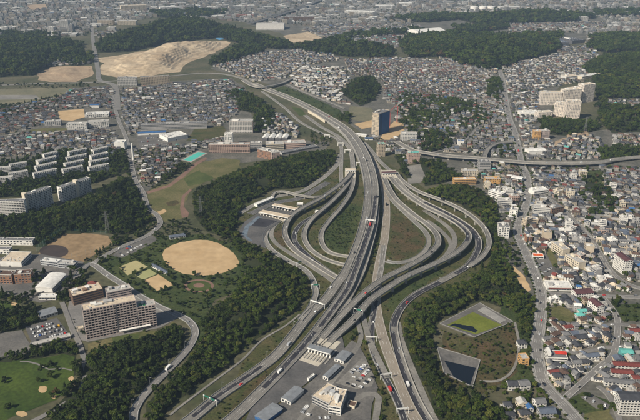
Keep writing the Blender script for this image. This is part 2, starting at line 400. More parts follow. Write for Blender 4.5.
F['slope_trees'] = ([(402, 97), (425, 95), (458, 101), (462, 107), (440, 108), (404, 106)], 0, 40, 8.5, 1.0)
F['town_green5'] = ([(410, 110), (438, 112), (452, 118), (448, 126), (420, 126)], 3, 40, 8.5, 1.0)
F['town_green6'] = ([(486, 80), (500, 78), (504, 92), (494, 100), (486, 96)], 6, 40, 8.5, 1.1)
F['town_green7'] = ([(456, 120), (468, 118), (474, 126), (462, 130)], 0, 40, 8.5, 1.0)
F['town_green8'] = ([(398, 96), (410, 93), (408, 106), (398, 112)], 0, 40, 8.5, 1.0)
F['town_green9'] = ([(498, 148), (512, 146), (514, 156), (500, 158)], 0, 40, 8, .9)
F['town_green10'] = ([(546, 186), (558, 183), (566, 192), (556, 199), (548, 194)], 0, 40, 8, .9)
F['avenue_wood'] = ([(506, 300), (529, 298), (535, 312), (534, 345), (526, 338), (516, 322)], 0, 40, 6.4, .85)
F['canal_green'] = ([(612, 300), (622, 302), (612, 312), (606, 308)], 0, 40, 7, .8)
F['left_back'] = ([(60, 56), (92, 55), (92, 64), (72, 66), (60, 64)], 0, 100, 14, 1.4)
F['cluster_trees'] = ([(28, 190), (30, 168), (36, 155), (60, 152), (112, 150), (124, 152), (130, 172), (110, 178), (60, 186)], 0, 40, 8.5, 1.0)
F['cluster_trees_left'] = ([(0, 190), (0, 166), (30, 160), (34, 170), (30, 188)], 0, 40, 9, 1.0)
F['park_edge'] = ([(160, 186), (176, 174), (190, 167), (197, 163), (194, 164), (184, 166), (176, 164), (172, 171), (150, 190), (146, 192)], 0, 40, 7, .85)
F['tower_trees'] = ([(398, 122), (408, 118), (432, 124), (420, 134), (404, 132)], 0, 40, 8, 1.0)
for k, (poly, h, D, sp, sz) in F.items():
    hill(poly, h, D, max(8, sp * 1.5))

# fields
patch('interchange_verge', [(238, 205), (300, 190), (340, 160), (380, 160), (400, 170), (440, 200), (490, 230), (490, 265), (440, 295), (405, 320), (400, 345), (430, 400), (440, 420), (185, 420), (250, 350), (310, 300), (300, 272), (240, 240)], 'verge', 3, 25)
patch('loop_green', [(324, 236), (334, 218), (350, 204), (362, 206), (358, 228), (348, 252), (336, 252), (326, 246)], 'verge_green', 2, 12)
patch('loop_rust', [(394, 214), (408, 220), (422, 235), (424, 246), (412, 256), (396, 260), (390, 250)], 'verge_rust', 2, 12)
patch('loop_rust', [(272, 232), (279, 226), (286, 228), (284, 238), (290, 248), (280, 246)], 'verge_rust', 1, 12)
patch('verge_strip', [(376, 262), (372, 285), (362, 300), (366, 315), (376, 320), (376, 290)], 'verge_green', 2, 12)
patch('verge_strip', [(389, 288), (410, 276), (436, 268), (446, 272), (420, 288), (400, 304), (390, 316)], 'verge_green', 2, 12)
patch('verge_strip', [(203, 420), (250, 385), (300, 350), (306, 352), (262, 388), (225, 420)], 'verge_rust', 2, 12)
patch('park_ground', [(95, 265), (118, 252), (150, 238), (162, 236), (200, 234), (240, 246), (248, 268), (240, 288), (215, 300), (205, 320), (204, 338), (196, 345), (197, 330), (188, 318), (150, 298), (118, 280)], 'verge_green', 2, 20)
patch('meadow', [(152, 215), (146, 198), (150, 190), (168, 184), (184, 176), (200, 163), (222, 158), (240, 160), (240, 170), (210, 180), (190, 190), (184, 206), (184, 218), (165, 222)], 'meadow', 2, 15, block=True)
patch('meadow_patch', [(184, 178), (200, 170), (214, 178), (200, 184), (188, 186)], 'lawn', 2, 12)
patch('meadow_patch', [(166, 203), (176, 200), (180, 203), (174, 206), (168, 206)], 'verge_rust', 1, 10)
patch('meadow_sand', [(157, 212), (164, 209), (167, 211), (160, 215)], 'sand', 1, 8)
patch('red_path', [(146, 192), (168, 185), (182, 174), (196, 162), (206, 157), (207, 159), (197, 165), (184, 177), (170, 187), (148, 194)], 'red_path', 0, block=True)
patch('red_path', [(182, 218), (180, 208), (182, 196), (190, 189), (192, 190), (185, 197), (184, 207), (189, 213), (188, 217)], 'red_path', 0, block=True)
patch('sports_field', [(162, 254.5), (165, 249.5), (171, 245.5), (180, 242.5), (195, 240), (208, 240.3), (219, 243.5), (229, 249), (236, 256), (239.5, 262), (237.5, 266.5), (230, 270.5), (216, 275), (199, 276.2), (182, 273.5), (170, 267.5), (164, 260.5)], 'sand', .5, 4, block=True)
patch('sand_court', [(118.5, 267), (136, 260.5), (148, 267), (127.5, 275.5)], 'court', 0, block=True)
patch('sand_court', [(134.6, 275), (149.5, 269), (157, 274), (143, 280)], 'court_green', 0, block=True)
patch('sand_court', [(144, 280.5), (158.5, 274.5), (174, 285), (157, 291)], 'sand', 0, block=True)
patch('garden_circle', ell(199, 286, 15, 6.5), 'red_path', 0, block=True)
patch('garden_lawn', ell(199, 286, 12, 5.2), 'lawn', 0)
patch('garden_bed', ell(199, 285.5, 5.5, 2.3), 'red_path', 0)
patch('ball_ground', [(38, 254), (50, 243), (66, 233), (90, 233.5), (108, 236), (112, 243), (84, 262), (60, 261)], 'sand_dark', 0, block=True)
patch('ball_infield', ell(54, 251.5, 14.5, 6.5), 'infield', 0)
patch('pitch_border', [(181, 160), (198, 151), (208, 153), (191, 162.5)], 'concrete', 0, block=True)
patch('teal_pitch', [(183.5, 159.8), (198.5, 152), (205.5, 153.3), (190.5, 161.3)], 'teal_court', 0)
patch('fairway', [(0, 366), (25, 360), (45, 358), (63, 354), (75, 357), (73, 380), (56, 400), (12, 417), (0, 420)], 'fairway', 2, 12, block=True)
patch('fairway', [(0, 298), (12, 302), (17, 309), (0, 316)], 'fairway', 1, 10, block=True)
for a in [(43, 389.5, 4, 3.6), (54, 397, 3.2, 1.8), (71.5, 379, 2.6, 2.8), (22, 414, 5.5, 2.8), (14, 304, 3.5, 1.5), (2, 318, 3, 1.5)]:
    patch('sand_bunker', [(u + random.uniform(-.8, .8), v + random.uniform(-.5, .5)) for u, v in ell(*a, n=11)], 'sand', .3, 3)
patch('cart_path', [(20, 361), (28, 361), (38, 363.5), (49, 369), (64, 368), (72, 370), (72, 371), (64, 369.2), (49, 370.2), (37, 364.8), (27, 362.2), (20, 362.2)], 'street', 0)
patch('hotel_lawn', [(88, 344), (120, 336), (142, 331), (158, 331), (172, 322), (178, 324), (165, 333), (140, 342), (110, 350), (88, 352)], 'meadow', 1, 12)
patch('hotel_lawn_bed', [(112, 338), (128, 334), (140, 334), (138, 340), (124, 345), (114, 344)], 'lawn', 1, 10)
patch('hotel_yard', [(70, 298), (120, 286), (160, 305), (178, 318), (160, 328), (88, 342), (72, 338), (66, 318)], 'street', 0, block=True)
patch('school_yard', [(0, 262), (40, 254), (84, 262), (70, 296), (40, 303), (16, 296), (0, 290)], 'lot', 0)
patch('parking_lot', [(25, 327), (57, 318), (70, 335), (33, 346)], 'asphalt_mid', 0, block=True)
patch('concrete_yard', [(0, 342), (22, 330), (32, 346), (28, 354), (0, 364)], 'lot', 1, 12, block=True)
patch('park_car_park', [(112, 256), (122, 247), (140, 239), (152, 235), (158, 240), (136, 252), (122, 258)], 'lot', 0, block=True)
patch('quarry_floor', [(98, 58), (128, 54), (160, 48), (190, 44), (216, 41), (226, 41), (229, 45), (215, 53), (190, 62), (180, 72), (150, 76), (120, 78), (100, 72)], 'quarry', 6, 40, block=True)
patch('bare_slope', [(36, 74), (50, 67), (70, 66), (92, 66), (92, 76), (76, 82), (50, 82), (38, 80)], 'bare_earth', 5, 40, block=True)
patch('bare_field', [(283, 36), (310, 32), (322, 38), (310, 42), (290, 43)], 'quarry', 5, 40, block=True)
patch('bare_field', [(25, 5), (45, 4), (48, 9), (30, 10)], 'bare_earth', 5, 60, block=True)
patch('school_ground', [(58, 111), (84, 109), (85, 117), (72, 121), (60, 120)], 'sand', 0, block=True)
patch('dry_field', [(0, 92), (40, 88), (72, 88), (60, 98), (20, 104), (0, 112)], 'dry_field', 2, 25, block=True)
patch('dry_field', [(0, 95), (36, 95), (40, 99), (0, 101)], 'asphalt_old', 0)
patch('dry_field', [(30, 130), (44, 128), (68, 128), (66, 131), (46, 133), (32, 134)], 'meadow', 1, 15, block=True)
patch('dry_field', [(196, 128), (224, 126), (228, 136), (200, 141), (186, 141)], 'verge', 1, 15, block=True)
patch('embankment', [(272, 90), (284, 86), (310, 96), (340, 110), (345, 115), (330, 119), (300, 102)], 'verge_green', 2, 20, block=True)
patch('embankment', [(290, 106), (300, 108), (308, 116), (300, 116)], 'lawn', 1, 12, block=True)
patch('terraced_slope', [(342, 116), (352, 106), (372, 108), (372, 122), (354, 120)], 'dry_field', 2, 15, block=True)
patch('building_site', [(354, 124), (372, 120), (372, 127), (362, 129)], 'sand', 1, 12, block=True)
patch('building_site', [(382, 135), (394, 121), (404, 124), (404, 132), (392, 140), (380, 140)], 'sand', 1, 12, block=True)
patch('mall_car_park', [(136, 133), (168, 133), (168, 146), (140, 150)], 'lot', 0, block=True)
patch('car_park', [(407, 166), (422, 164), (431, 172), (420, 183), (408, 184)], 'asphalt_old', 0, block=True)
patch('bare_slope', [(556, 158), (548, 146), (570, 134), (584, 130), (590, 134), (560, 150)], 'bare_earth', 2, 15)
patch('town_meadow', [(584, 168), (600, 168), (606, 182), (600, 194), (588, 190), (584, 180)], 'verge_green', 2, 15, block=True)
patch('grass_lot', [(545, 250), (550, 248), (559, 264), (553, 267)], 'meadow', 0, block=True)
patch('grass_lot', [(549, 308), (560, 306), (573, 312), (576, 320), (562, 325), (552, 318)], 'meadow', 1, 10, block=True)
patch('grass_lot', [(612, 305), (640, 302), (640, 318), (624, 322), (616, 314)], 'verge_green', 1, 10, block=True)
patch('grass_lot', [(585, 412), (610, 408), (618, 420), (588, 420)], 'meadow', 1, 10, block=True)
patch('grass_lot', [(566, 402), (583, 392), (612, 402), (612, 409), (585, 414)], 'verge_green', 1, 10, block=True)
patch('car_park', [(580, 397), (592, 395), (610, 405), (608, 409), (596, 409)], 'lot', 0, block=True)
patch('car_park', [(533, 262), (546, 254), (556, 272), (548, 280), (538, 276)], 'lot', 0, block=True)
patch('sandy_bank', [(508, 262), (513, 266), (524, 276), (531, 290), (528, 292), (519, 283), (511, 270)], 'sand', .6, 6, block=True)
patch('grass_verge', [(506, 262), (520, 284), (532, 305), (534, 345), (530, 372), (540, 385), (520, 392), (505, 380), (500, 330), (500, 300)], 'verge_green', 2, 14)
patch('dry_park', [(440, 352), (444, 332), (470, 338), (512, 324), (520, 340), (518, 372), (500, 384), (480, 396), (456, 388), (440, 374)], 'verge_rust', 2, 14)
patch('dry_park_grass', [(446, 338), (470, 340), (474, 356), (450, 348)], 'verge', 1, 10)
patch('dry_park_grass', [(512, 322), (530, 318), (532, 360), (520, 372), (518, 340)], 'verge_green', 1, 10)
for c_ in ([(240, 346), (262, 326), (285, 306), (288, 308), (264, 330), (243, 349)], [(257, 312), (266, 303.5), (269, 305), (260, 315)], [(262, 318), (276, 306), (279, 308), (266, 321)], [(246, 297), (254, 291), (258, 295), (250, 301)], [(224, 330), (240, 318), (244, 322), (228, 336)],
           [(244, 262), (256, 262), (262, 270), (252, 276)], [(255, 186), (266, 182), (270, 188), (258, 191)]):
    patch('wood_clearing', c_, 'verge', 1, 8, block=True)
patch('blue_sheeting', [(216, 38.5), (221, 37), (224, 39), (219, 40.5)], 'wall_sky', 2, 12)
patch('tree_nursery', [(372, 125), (380, 125), (380, 128), (372, 128)], 'verge', 0)
# ------------------------------------------------------------------ roads and viaducts
def smooth(pts, step=5.0):
    P = [Vector(p) for p in pts]
    P = [P[0] * 2 - P[1]] + P + [P[-1] * 2 - P[-2]]
    out = []
    for i in range(1, len(P) - 2):
        a, b, c, d = P[i - 1], P[i], P[i + 1], P[i + 2]
        k = max(2, int((c - b).length / 3))
        for j in range(k):
            t = j / k
            out.append(.5 * ((2 * b) + (c - a) * t + (2 * a - 5 * b + 4 * c - d) * t * t + (3 * b - a - 3 * c + d) * t ** 3))
    out.append(P[-2]); res = [out[0]]; acc = 0
    for i in range(1, len(out)):
        acc += (out[i] - out[i - 1]).length
        if acc >= step: res.append(out[i]); acc = 0
    if (res[-1] - out[-1]).length > .5: res.append(out[-1])
    return res
RZ = [0.55]
ROADS = {}
class Road:
    def __init__(s, key, pts): 
        s.p = smooth(pts); s.n = []
        for i in range(len(s.p)):
            a = s.p[max(0, i - 1)]; b = s.p[min(len(s.p) - 1, i + 1)]; d = b - a; d.z = 0; d.normalize()
            s.n.append(Vector((-d.y, d.x, 0)))
        s.s = [0]
        for i in range(1, len(s.p)): s.s.append(s.s[-1] + (s.p[i] - s.p[i - 1]).length)
        s.L = s.s[-1]
    def at(s, d, off=0):
        d = min(max(d, 0), s.L - .01)
        i = int(np.searchsorted(s.s, d, side='right')) - 1; i = min(i, len(s.p) - 2)
        t = (d - s.s[i]) / max(1e-6, s.s[i + 1] - s.s[i])
        q = s.p[i].lerp(s.p[i + 1], t) + s.n[i] * off; dd = s.p[i + 1] - s.p[i]
        return q, math.atan2(dd.y, dd.x)
def strip(b, R, o0, o1, dz0, dz1=None, mi=0, i0=0, i1=None):
    """flat ribbon between offsets o0<o1"""
    i1 = len(R.p) if i1 is None else i1; dz1 = dz0 if dz1 is None else dz1
    n = len(b.v)
    for i in range(i0, i1):
        q = R.p[i] + R.n[i] * o0; r = R.p[i] + R.n[i] * o1
        b.v += [(q.x, q.y, q.z + dz0), (r.x, r.y, r.z + dz1)]
    for k in range(i1 - i0 - 1):
        a = n + 2 * k; b.f.append((a, a + 2, a + 3, a + 1)); b.m.append(mi)
def rail(b, R, o, wd, h, z0=0.0, mi=0):
    strip(b, R, o - wd / 2, o + wd / 2, z0 + h, mi=mi)
    n = len(b.v)
    for sgn in (-1, 1):
        n = len(b.v)
        for i in range(len(R.p)):
            q = R.p[i] + R.n[i] * (o + sgn * wd / 2); b.v += [(q.x, q.y, q.z + z0), (q.x, q.y, q.z + z0 + h)]
        for k in range(len(R.p) - 1):
            a = n + 2 * k; f = (a, a + 2, a + 3, a + 1); b.f.append(f if sgn < 0 else f[::-1]); b.m.append(mi)
def markings(R, w_, lanes, z, name='lane_markings', parent=None, lw=.2, edge=.7):
    b = MB()
    for o in (-w_ / 2 + edge, w_ / 2 - edge): strip(b, R, o - lw / 2, o + lw / 2, z)
    for l in range(1, lanes):
        o = -w_ / 2 + edge + (w_ - 2 * edge) * l / lanes; d = 4.0
        while d < R.L - 10:
            (q, _), (r, _) = R.at(d, o), R.at(d + 7, o)
            t = (r - q); t.z = 0; t.normalize(); nv = Vector((-t.y, t.x, 0)) * (lw / 2); up = Vector((0, 0, z))
            b.poly([q - nv + up, r - nv + up, r + nv + up, q + nv + up]); d += 20
    o = b.build(name, 'marking', parent, kind='stuff'); return o
def road(key, name, px, width, style='grade', m='asphalt_old', lanes=2, label=None, cat=None, par=True, lines=True, barrier=False, pier_gap=32, group=None, msk=True):
    RZ[0] += .01
    pts = [G(p[0], p[1], (p[2] if len(p) > 2 else 0) + RZ[0]) for p in px]
    R = Road(key, pts); ROADS[key] = R; R.w = width
    hw = width / 2
    b = MB(); strip(b, R, -hw, hw, 0, mi=0)
    thick = {'grade': .9, 'pier': 1.5, 'wall': None}[style]
    for sgn in (-1, 1):
        n = len(b.v)
        for i in range(len(R.p)):
            q = R.p[i] + R.n[i] * (sgn * hw)
            zb = q.z - thick if thick else -.3
            if style == 'pier': zb = max(zb, -.3)
            b.v += [(q.x, q.y, zb), (q.x, q.y, q.z)]
        for k in range(len(R.p) - 1):
            a = n + 2 * k; f = (a, a + 2, a + 3, a + 1); b.f.append(f if sgn < 0 else f[::-1]); b.m.append(1)
    if style == 'pier': strip(b, R, hw, -hw, -1.5, mi=1)
    if label:
        root = empty(name, (R.p[0].x, R.p[0].y, 0)); tag(root, label, cat, group)
        inv = -Vector(root.location); b.v = [(x + inv.x, y + inv.y, z) for x, y, z in b.v]
        o = b.build('deck', [m, 'concrete'], root); par_o = root
    else:
        o = b.build(name, [m, 'concrete_dull'], kind='structure'); par_o = o; inv = Vector((0, 0, 0))
    def child(bb, nm, mt, kind=None):
        bb.v = [(x + inv.x, y + inv.y, z) for x, y, z in bb.v]; return bb.build(nm, mt, par_o, kind=kind)
    if par and style != 'grade':
        for sgn in (-1, 1):
            bb = MB(); rail(bb, R, sgn * (hw - .2), .42, 1.1, .006); child(bb, 'parapet', 'concrete')
    elif barrier:
        for sgn in (-1, 1):
            bb = MB(); rail(bb, R, sgn * (hw - .15), .2, .8, .006); child(bb, 'guard_rail', 'metal')
    if lines:
        mk = markings(R, width, lanes, .022)
        for v_ in mk.data.vertices: v_.co.x += inv.x; v_.co.y += inv.y
        mk.parent = par_o
    if style == 'pier':
        d = 12
        while d < R.L - 8:
            q, a = R.at(d)
            if q.z > 4.2:
                bb = MB(); r = 1.1
                ct = q.z - 1.52
                bb.box(-1.2, 1.2, -1.5, 1.5, -.3, ct - 1.3); bb.box(-1.1, 1.1, -hw * .8, hw * .8, ct - 1.3, ct)
                p_ = bb.build('pier', 'concrete', par_o, loc=(q.x + inv.x, q.y + inv.y, 0), rz=a)
            d += pier_gap
    if msk:
        i = 0
        while i < len(R.p) - 1:
            j = min(i + 6, len(R.p) - 1)
            Lf = [R.p[k] + R.n[k] * (hw + 1.5) for k in range(i, j + 1)]; Rt = [R.p[k] - R.n[k] * (hw + 1.5) for k in range(i, j + 1)]
            mask_world([(q.x, q.y) for q in Lf + Rt[::-1]])
            i = j
    return R
def overlay(key, name, o0, o1, d0, d1, m, dz=.012):
    """a resurfaced strip laid on a road"""
    R = ROADS[key]; i0 = int(np.searchsorted(R.s, d0 * R.L)); i1 = int(np.searchsorted(R.s, d1 * R.L))
    b = MB(); strip(b, R, o0, o1, dz, i0=max(0, i0), i1=min(len(R.p), i1 + 1)); return b.build(name, m, kind='structure')

# main expressway, left carriageway then right carriageway
A = [(150, 449, .5), (191, 419, .5), (218, 397, .5), (243, 380, .5), (271, 360, .5), (287, 343, 1), (309, 315, 2), (324, 301, 3), (336, 285, 5), (346.5, 270, 7), (357, 246, 9), (363.6, 224, 10), (367, 206, 10), (367.5, 183, 10), (362.5, 160, 9), (354, 143, 8), (344, 131, 6), (330, 121, 4), (308, 108, 2), (287, 98, 1), (268, 90.5, .5), (250, 84, .5)]
B = [(195, 449, .5), (235, 416, .5), (256, 396, .5), (275, 377, .5), (294, 357, .5), (309, 340, 1), (329, 314, 2), (346.5, 289, 5), (354, 271, 7), (364, 244, 9), (370.7, 223, 10), (374, 206, 10), (374.5, 183, 10), (369, 161, 9), (360, 143, 8), (350, 131, 6), (336, 121, 4), (313, 108, 2), (291, 97.5, 1), (272, 90, .5), (254, 83, .5)]
road('A', 'expressway', A, 13.5, 'wall', 'asphalt_old', 3)
road('B', 'expressway', B, 13.5, 'wall', 'asphalt_old', 3)
def px_frac(key, u, v):
    R_ = ROADS[key]; k = min(range(len(R_.p)), key=lambda i: math.dist(PX(*R_.p[i]), (u, v))); return R_.s[k] / R_.L
fr = [px_frac('B', *q) for q in ((266, 387), (316, 331), (319, 327), (374, 196))]
overlay('B', 'resurfaced_lanes', -2.2, 3.6, fr[0], fr[1], 'asphalt_dark'); overlay('B', 'resurfaced_lanes', -3.4, 1.9, fr[2], fr[3], 'asphalt_dark')
overlay('A', 'resurfaced_lanes', -1.0, 3.4, .03, .09, 'asphalt_dark')
road('C', 'slip_road', [(377.5, 206, 8), (376, 222, 6), (372, 240, 5), (363, 270, 3), (352, 293, 1.5), (339.5, 315, .3)], 7, 'wall', 'asphalt_old', 1, barrier=True)
# second expressway
D0 = [(452, 449), (425, 420), (414, 396), (403.5, 370), (394, 345), (387, 320), (384.5, 300), (385, 282), (388, 262), (392, 240), (393, 222), (392.5, 206), (390, 190), (386, 177), (381, 166), (372, 154), (362, 143)]
road('D', 'expressway', [(u - 8.5 + max(0, (260 - v) * .045), v) for u, v in D0], 13, 'grade', 'asphalt_tan', 3)
road('D2', 'expressway', [(412, 449), (403, 416), (394, 394), (381, 369), (372, 347), (371.5, 325), (375, 306), (378, 285), (382, 262), (383.5, 245)], 8.5, 'grade', 'asphalt_old', 2)
overlay('D2', 'resurfaced_lanes', -3.2, 2.6, .02, .36, 'asphalt_dark')
overlay('D2', 'resurfaced_lanes', -3.2, 1.0, .38, .62, 'asphalt_dark')
road('R', 'expressway', [(450, 449), (427, 419), (413, 393), (402, 364), (396, 342), (394, 324), (402, 307), (416, 294.5), (440, 282), (453, 275), (468, 265.5), (477, 252, 1), (478.5, 241, 2), (472, 230, 3), (460, 221, 5), (448, 214, 6), (434, 207, 6.5), (420, 200, 7), (408, 192, 7), (398, 181, 6), (392, 173, 6)], 10.5, 'wall', 'asphalt_old', 2, barrier=True)
overlay('R', 'resurfaced_lanes', -1.0, 4.4, .02, .24, 'asphalt_dark')
overlay('R', 'resurfaced_lanes', -3.6, 3.2, .25, .42, 'asphalt_dark')
overlay('R', 'resurfaced_lanes', -3.6, 3.0, .46, .80, 'asphalt_dark')
overlay('D', 'resurfaced_lanes', -6, -1, .30, .42, 'asphalt_old')
road('E', 'slip_road', [(440, 430), (428, 405), (418, 382), (408, 358), (401, 338), (398, 322)], 7, 'grade', 'asphalt_old', 1, lines=False)
# viaducts
road('Fv', 'outer_viaduct', [(470, 266, 2), (480, 259, 4), (487, 250, 6), (489, 241, 8), (485.5, 230, 9), (475.5, 219, 9.5), (460, 208.5, 9.5), (440, 199.5, 9), (418, 191, 8), (402, 180, 7), (396, 172, 6)], 8, 'pier', 'asphalt_old', 2, 'outermost curving concrete viaduct on tall piers beside the right-hand wood', 'viaduct')
road('G1', 'crossing_viaduct', [(322, 350, 0), (329, 343, .3), (337, 335, 2), (354, 319, 6), (369.5, 301, 9), (388.4, 287.5, 10.5), (405.6, 277, 10.5), (431, 265.5, 10), (451.6, 255.5, 9.5), (464, 246, 9), (469, 236.5, 8.5), (464, 228.5, 8), (454, 221, 8), (442, 214.5, 8), (426, 207, 8), (411, 197, 8), (399, 187, 7), (390, 176, 6)], 9.5, 'pier', 'asphalt_old', 2, 'long viaduct sweeping from the near toll plaza over the tan expressway, lower of two', 'viaduct')
overlay('G1', 'resurfaced_lanes', -1.2, 3.6, .52, .66, 'asphalt_dark')
road('G2', 'crossing_viaduct', [(314, 346, 0), (321, 339, .3), (329, 330, 2), (340, 317, 5), (355.5, 301, 8), (371, 287.5, 10), (386.7, 277, 11), (404, 268.5, 11), (422, 258.5, 10), (433, 250, 9), (438, 243, 7), (436.5, 234, 5), (428, 225, 3.5), (417, 217, 3), (406, 208, 3), (397, 200, 4), (390, 190, 5), (384, 177, 5.5)], 9.5, 'pier', 'asphalt_old', 2, 'viaduct branching up from the near toll plaza, upper of the two crossing viaducts', 'viaduct')
road('H3', 'curved_viaduct', [(352, 172, 8), (347, 178, 9), (338, 186, 9.5), (320, 198.5, 9), (303, 207.5, 8), (291, 216, 6), (285, 228, 4), (286.5, 239, 2.5), (295, 250, 1.2), (311, 261.5, .4), (333, 275.5, .2), (340, 279, .2)], 9, 'pier', 'asphalt_old', 2, 'curving viaduct on piers that passes the left toll plaza', 'viaduct', pier_gap=22)
for k_, offs in (('A', (-4.1, 0, 4.1)), ('B', (-4.1, 0, 4.1)), ('G1', (-2, 2)), ('G2', (-2, 2)), ('Fv', (-1.7, 1.7)), ('H3', (-2, 2)), ('D2', (-2, 2))):
    for o_ in offs:
        for s_ in (-.85, .85): overlay(k_, 'wheel_track', o_ + s_ - .5, o_ + s_ + .5, .01, .99, 'asphalt_worn', .006)
# loops
road('A1', 'loop_ramp', [(300, 320, 2), (309, 309, 2), (315, 297, 1.5), (315.5, 289), (312.5, 279), (304, 269), (287, 260), (272, 250), (265.5, 240), (267, 231), (275, 223.5), (283, 217)], 8, 'grade', 'asphalt_old', 2, barrier=True)
road('H2', 'loop_ramp', [(280, 220), (273, 228), (271.5, 236), (276.5, 243.5), (287, 251), (302, 260.5), (319, 271.5), (330, 279), (336, 284)], 7, 'grade', 'asphalt_old', 1, lines=False)
road('H4', 'loop_ramp', [(326, 210), (314, 216), (301, 224), (295, 232.5), (295, 241), (302, 250), (316, 262), (335, 275.5), (341, 280)], 8.5, 'grade', 'asphalt_mid', 2)
overlay('H4', 'resurfaced_lanes', -3, 3, .05, .45, 'asphalt_dark'); overlay('H4', 'resurfaced_lanes', -3, 3, .5, .95, 'asphalt_dark')
road('H5', 'loop_viaduct', [(351, 177, 6), (346, 186, 6), (339, 194, 6), (329, 204, 5.5), (319.5, 212, 5), (309, 222.5, 3), (304, 235, 1.5), (309, 247.5, .5), (322, 257.5, .3), (338, 263.5, .2), (351, 266, .2), (360, 267, .2)], 8, 'pier', 'asphalt_old', 1, 'curving loop ramp dipping under the main expressway, nearer of two nested loops', 'ramp', pier_gap=26)
road('H6', 'loop_viaduct', [(353.5, 177, 6), (352.5, 186, 5.5), (348, 197, 5), (339, 209.5, 4), (329, 221, 2), (321.5, 233, .6), (322.5, 244.5, .3), (330, 252.5, .2), (343, 256, .2), (354, 257, .2), (362, 257, .2)], 8, 'pier', 'asphalt_old', 1, 'curving loop ramp round a green patch beside the main expressway', 'ramp', pier_gap=26)
road('G3', 'loop_ramp', [(386, 190, 2), (395, 203, 1), (413, 220, .5), (426, 233), (428.5, 244), (421, 254.5), (407, 261.5), (393, 262.5), (386, 261)], 8, 'grade', 'asphalt_old', 1, lines=False, barrier=True)
road('G4a', 'loop_ramp', [(427, 220), (438, 228), (448, 238), (451, 246), (446, 255), (438, 262)], 7, 'grade', 'asphalt_old', 1, lines=False)
road('G4b', 'loop_ramp', [(424, 210), (438, 219), (451, 230), (455, 241), (451, 251), (443, 260)], 8, 'grade', 'asphalt_old', 1, lines=False)
road('K', 'slip_road', [(342, 186), (341, 172), (341.5, 158), (341, 146), (336, 138), (320, 132), (300, 121.5), (284, 107), (262, 91)], 8, 'grade', 'asphalt_old', 2)
road('K2', 'slip_road', [(353, 168, 3), (352, 156, 3), (349, 147, 2), (338, 136, 1), (322, 127), (305, 115)], 10, 'grade', 'asphalt_old', 2)
road('K3', 'slip_road', [(391, 171, 3), (380, 161, 3), (372, 151, 2), (364, 142, 2)], 9, 'grade', 'asphalt_old', 2)
road('J', 'access_road', [(240, 213), (256, 204), (275, 197), (302, 191), (320, 180), (330, 172), (338, 163), (341, 154)], 11, 'grade', 'asphalt_old', 2)
road('J2', 'access_road', [(250, 214), (275, 203), (300, 198), (318, 188), (328, 182)], 14, 'grade', 'asphalt_mid', 3)
road('J3', 'flyover', [(272, 198, 1), (275, 192.5, 4), (284, 191.5, 5.5), (296, 194.5, 5.5), (312, 197, 3), (322, 196, 1)], 6, 'pier', 'asphalt_old', 1, 'low curved flyover above the left toll plaza approach', 'flyover', pier_gap=18)
# local roads
road('M', 'hillside_road', [(132, 449), (133.5, 419), (135, 410), (142.5, 397.5), (158, 380.5), (177, 361.5), (188, 349), (194, 338), (195, 330), (189, 321), (177, 314.5), (159.5, 307), (139, 295.5), (123, 284.5), (108, 275), (92, 264), (84, 268), (74, 280)], 9, 'grade', 'street', 2, barrier=True)
road('M2', 'park_road', [(92, 264), (106, 255), (121, 247), (148, 235), (160, 224), (157, 215), (148.5, 208), (143, 192), (135, 178), (131, 160), (127, 140), (118, 118), (112, 95)], 9, 'grade', 'street', 2)
road('M3', 'school_road', [(62, 302), (66, 312), (72, 328), (80, 345), (84, 360), (86, 375), (76, 395), (50, 412), (25, 425)], 6, 'grade', 'street', 1, lines=False)
road('P', 'forest_track', [(170, 415), (182, 405), (218, 378), (243, 359), (262, 340), (285, 326), (300, 314)], 2.6, 'grade', 'asphalt_old', 1, lines=False)
road('AV', 'avenue', [(498, 62), (503, 82), (506, 100), (509, 117), (514.5, 131), (518, 146), (522, 165), (527, 176), (528, 192), (526, 205), (520.5, 219), (517.5, 232), (523, 247), (532, 267), (540, 288), (541.5, 305), (539.5, 325), (536.5, 347), (539, 366), (542, 379), (550, 391), (563, 404), (578, 421), (600, 448)], 11.5, 'grade', 'street', 4, lines=True)
for sg in (-1, 1):
    R_ = ROADS['AV']; b = MB(); rail(b, R_, sg * 6.8, 1.9, .62, -.5); b.build('pavement', 'concrete_dull', kind='structure')
road('S1', 'side_street', [(566, 397), (583, 382), (598, 368), (613, 355), (617, 337), (617, 317), (608, 303), (602, 296)], 8, 'grade', 'street', 2)
road('S2', 'cross_street', [(541, 292), (560, 294), (600, 296), (640, 297), (700, 299)], 9, 'grade', 'street', 2)
road('S3', 'side_street', [(598, 386), (606, 392), (614, 404), (620, 420), (628, 440)], 6, 'grade', 'street', 1, lines=False)
road('S4', 'side_street', [(552, 318), (574, 325), (596, 326), (617, 324), (640, 326), (690, 330)], 6, 'grade', 'street', 1, lines=False)
road('S5', 'side_street', [(553, 352), (580, 352), (605, 348), (640, 345), (690, 345)], 5.5, 'grade', 'street', 1, lines=False)
road('Q', 'canal_road', [(527, 184), (536, 191), (554, 202), (575, 221), (591, 238), (601, 255), (611, 271), (626, 283), (650, 290), (690, 296)], 9, 'grade', 'street', 2)
road('N1', 'far_road', [(92, 26), (93, 40), (96, 58), (98, 70), (100, 80), (115, 86), (118, 110)], 16, 'grade', 'street', 2, lines=False)
road('N2', 'far_road', [(0, 85), (50, 83), (95, 82), (150, 78), (205, 73), (235, 76), (256, 85)], 12, 'grade', 'asphalt_old', 2, lines=False)
road('N3', 'overpass', [(243, 80, 4), (253, 85.5, 6), (264, 86.5, 6), (281, 83, 5), (296, 76, 3)], 14, 'pier', 'asphalt_old', 2, 'concrete overpass bridge spanning the expressway at its far end', 'bridge', pier_gap=60)
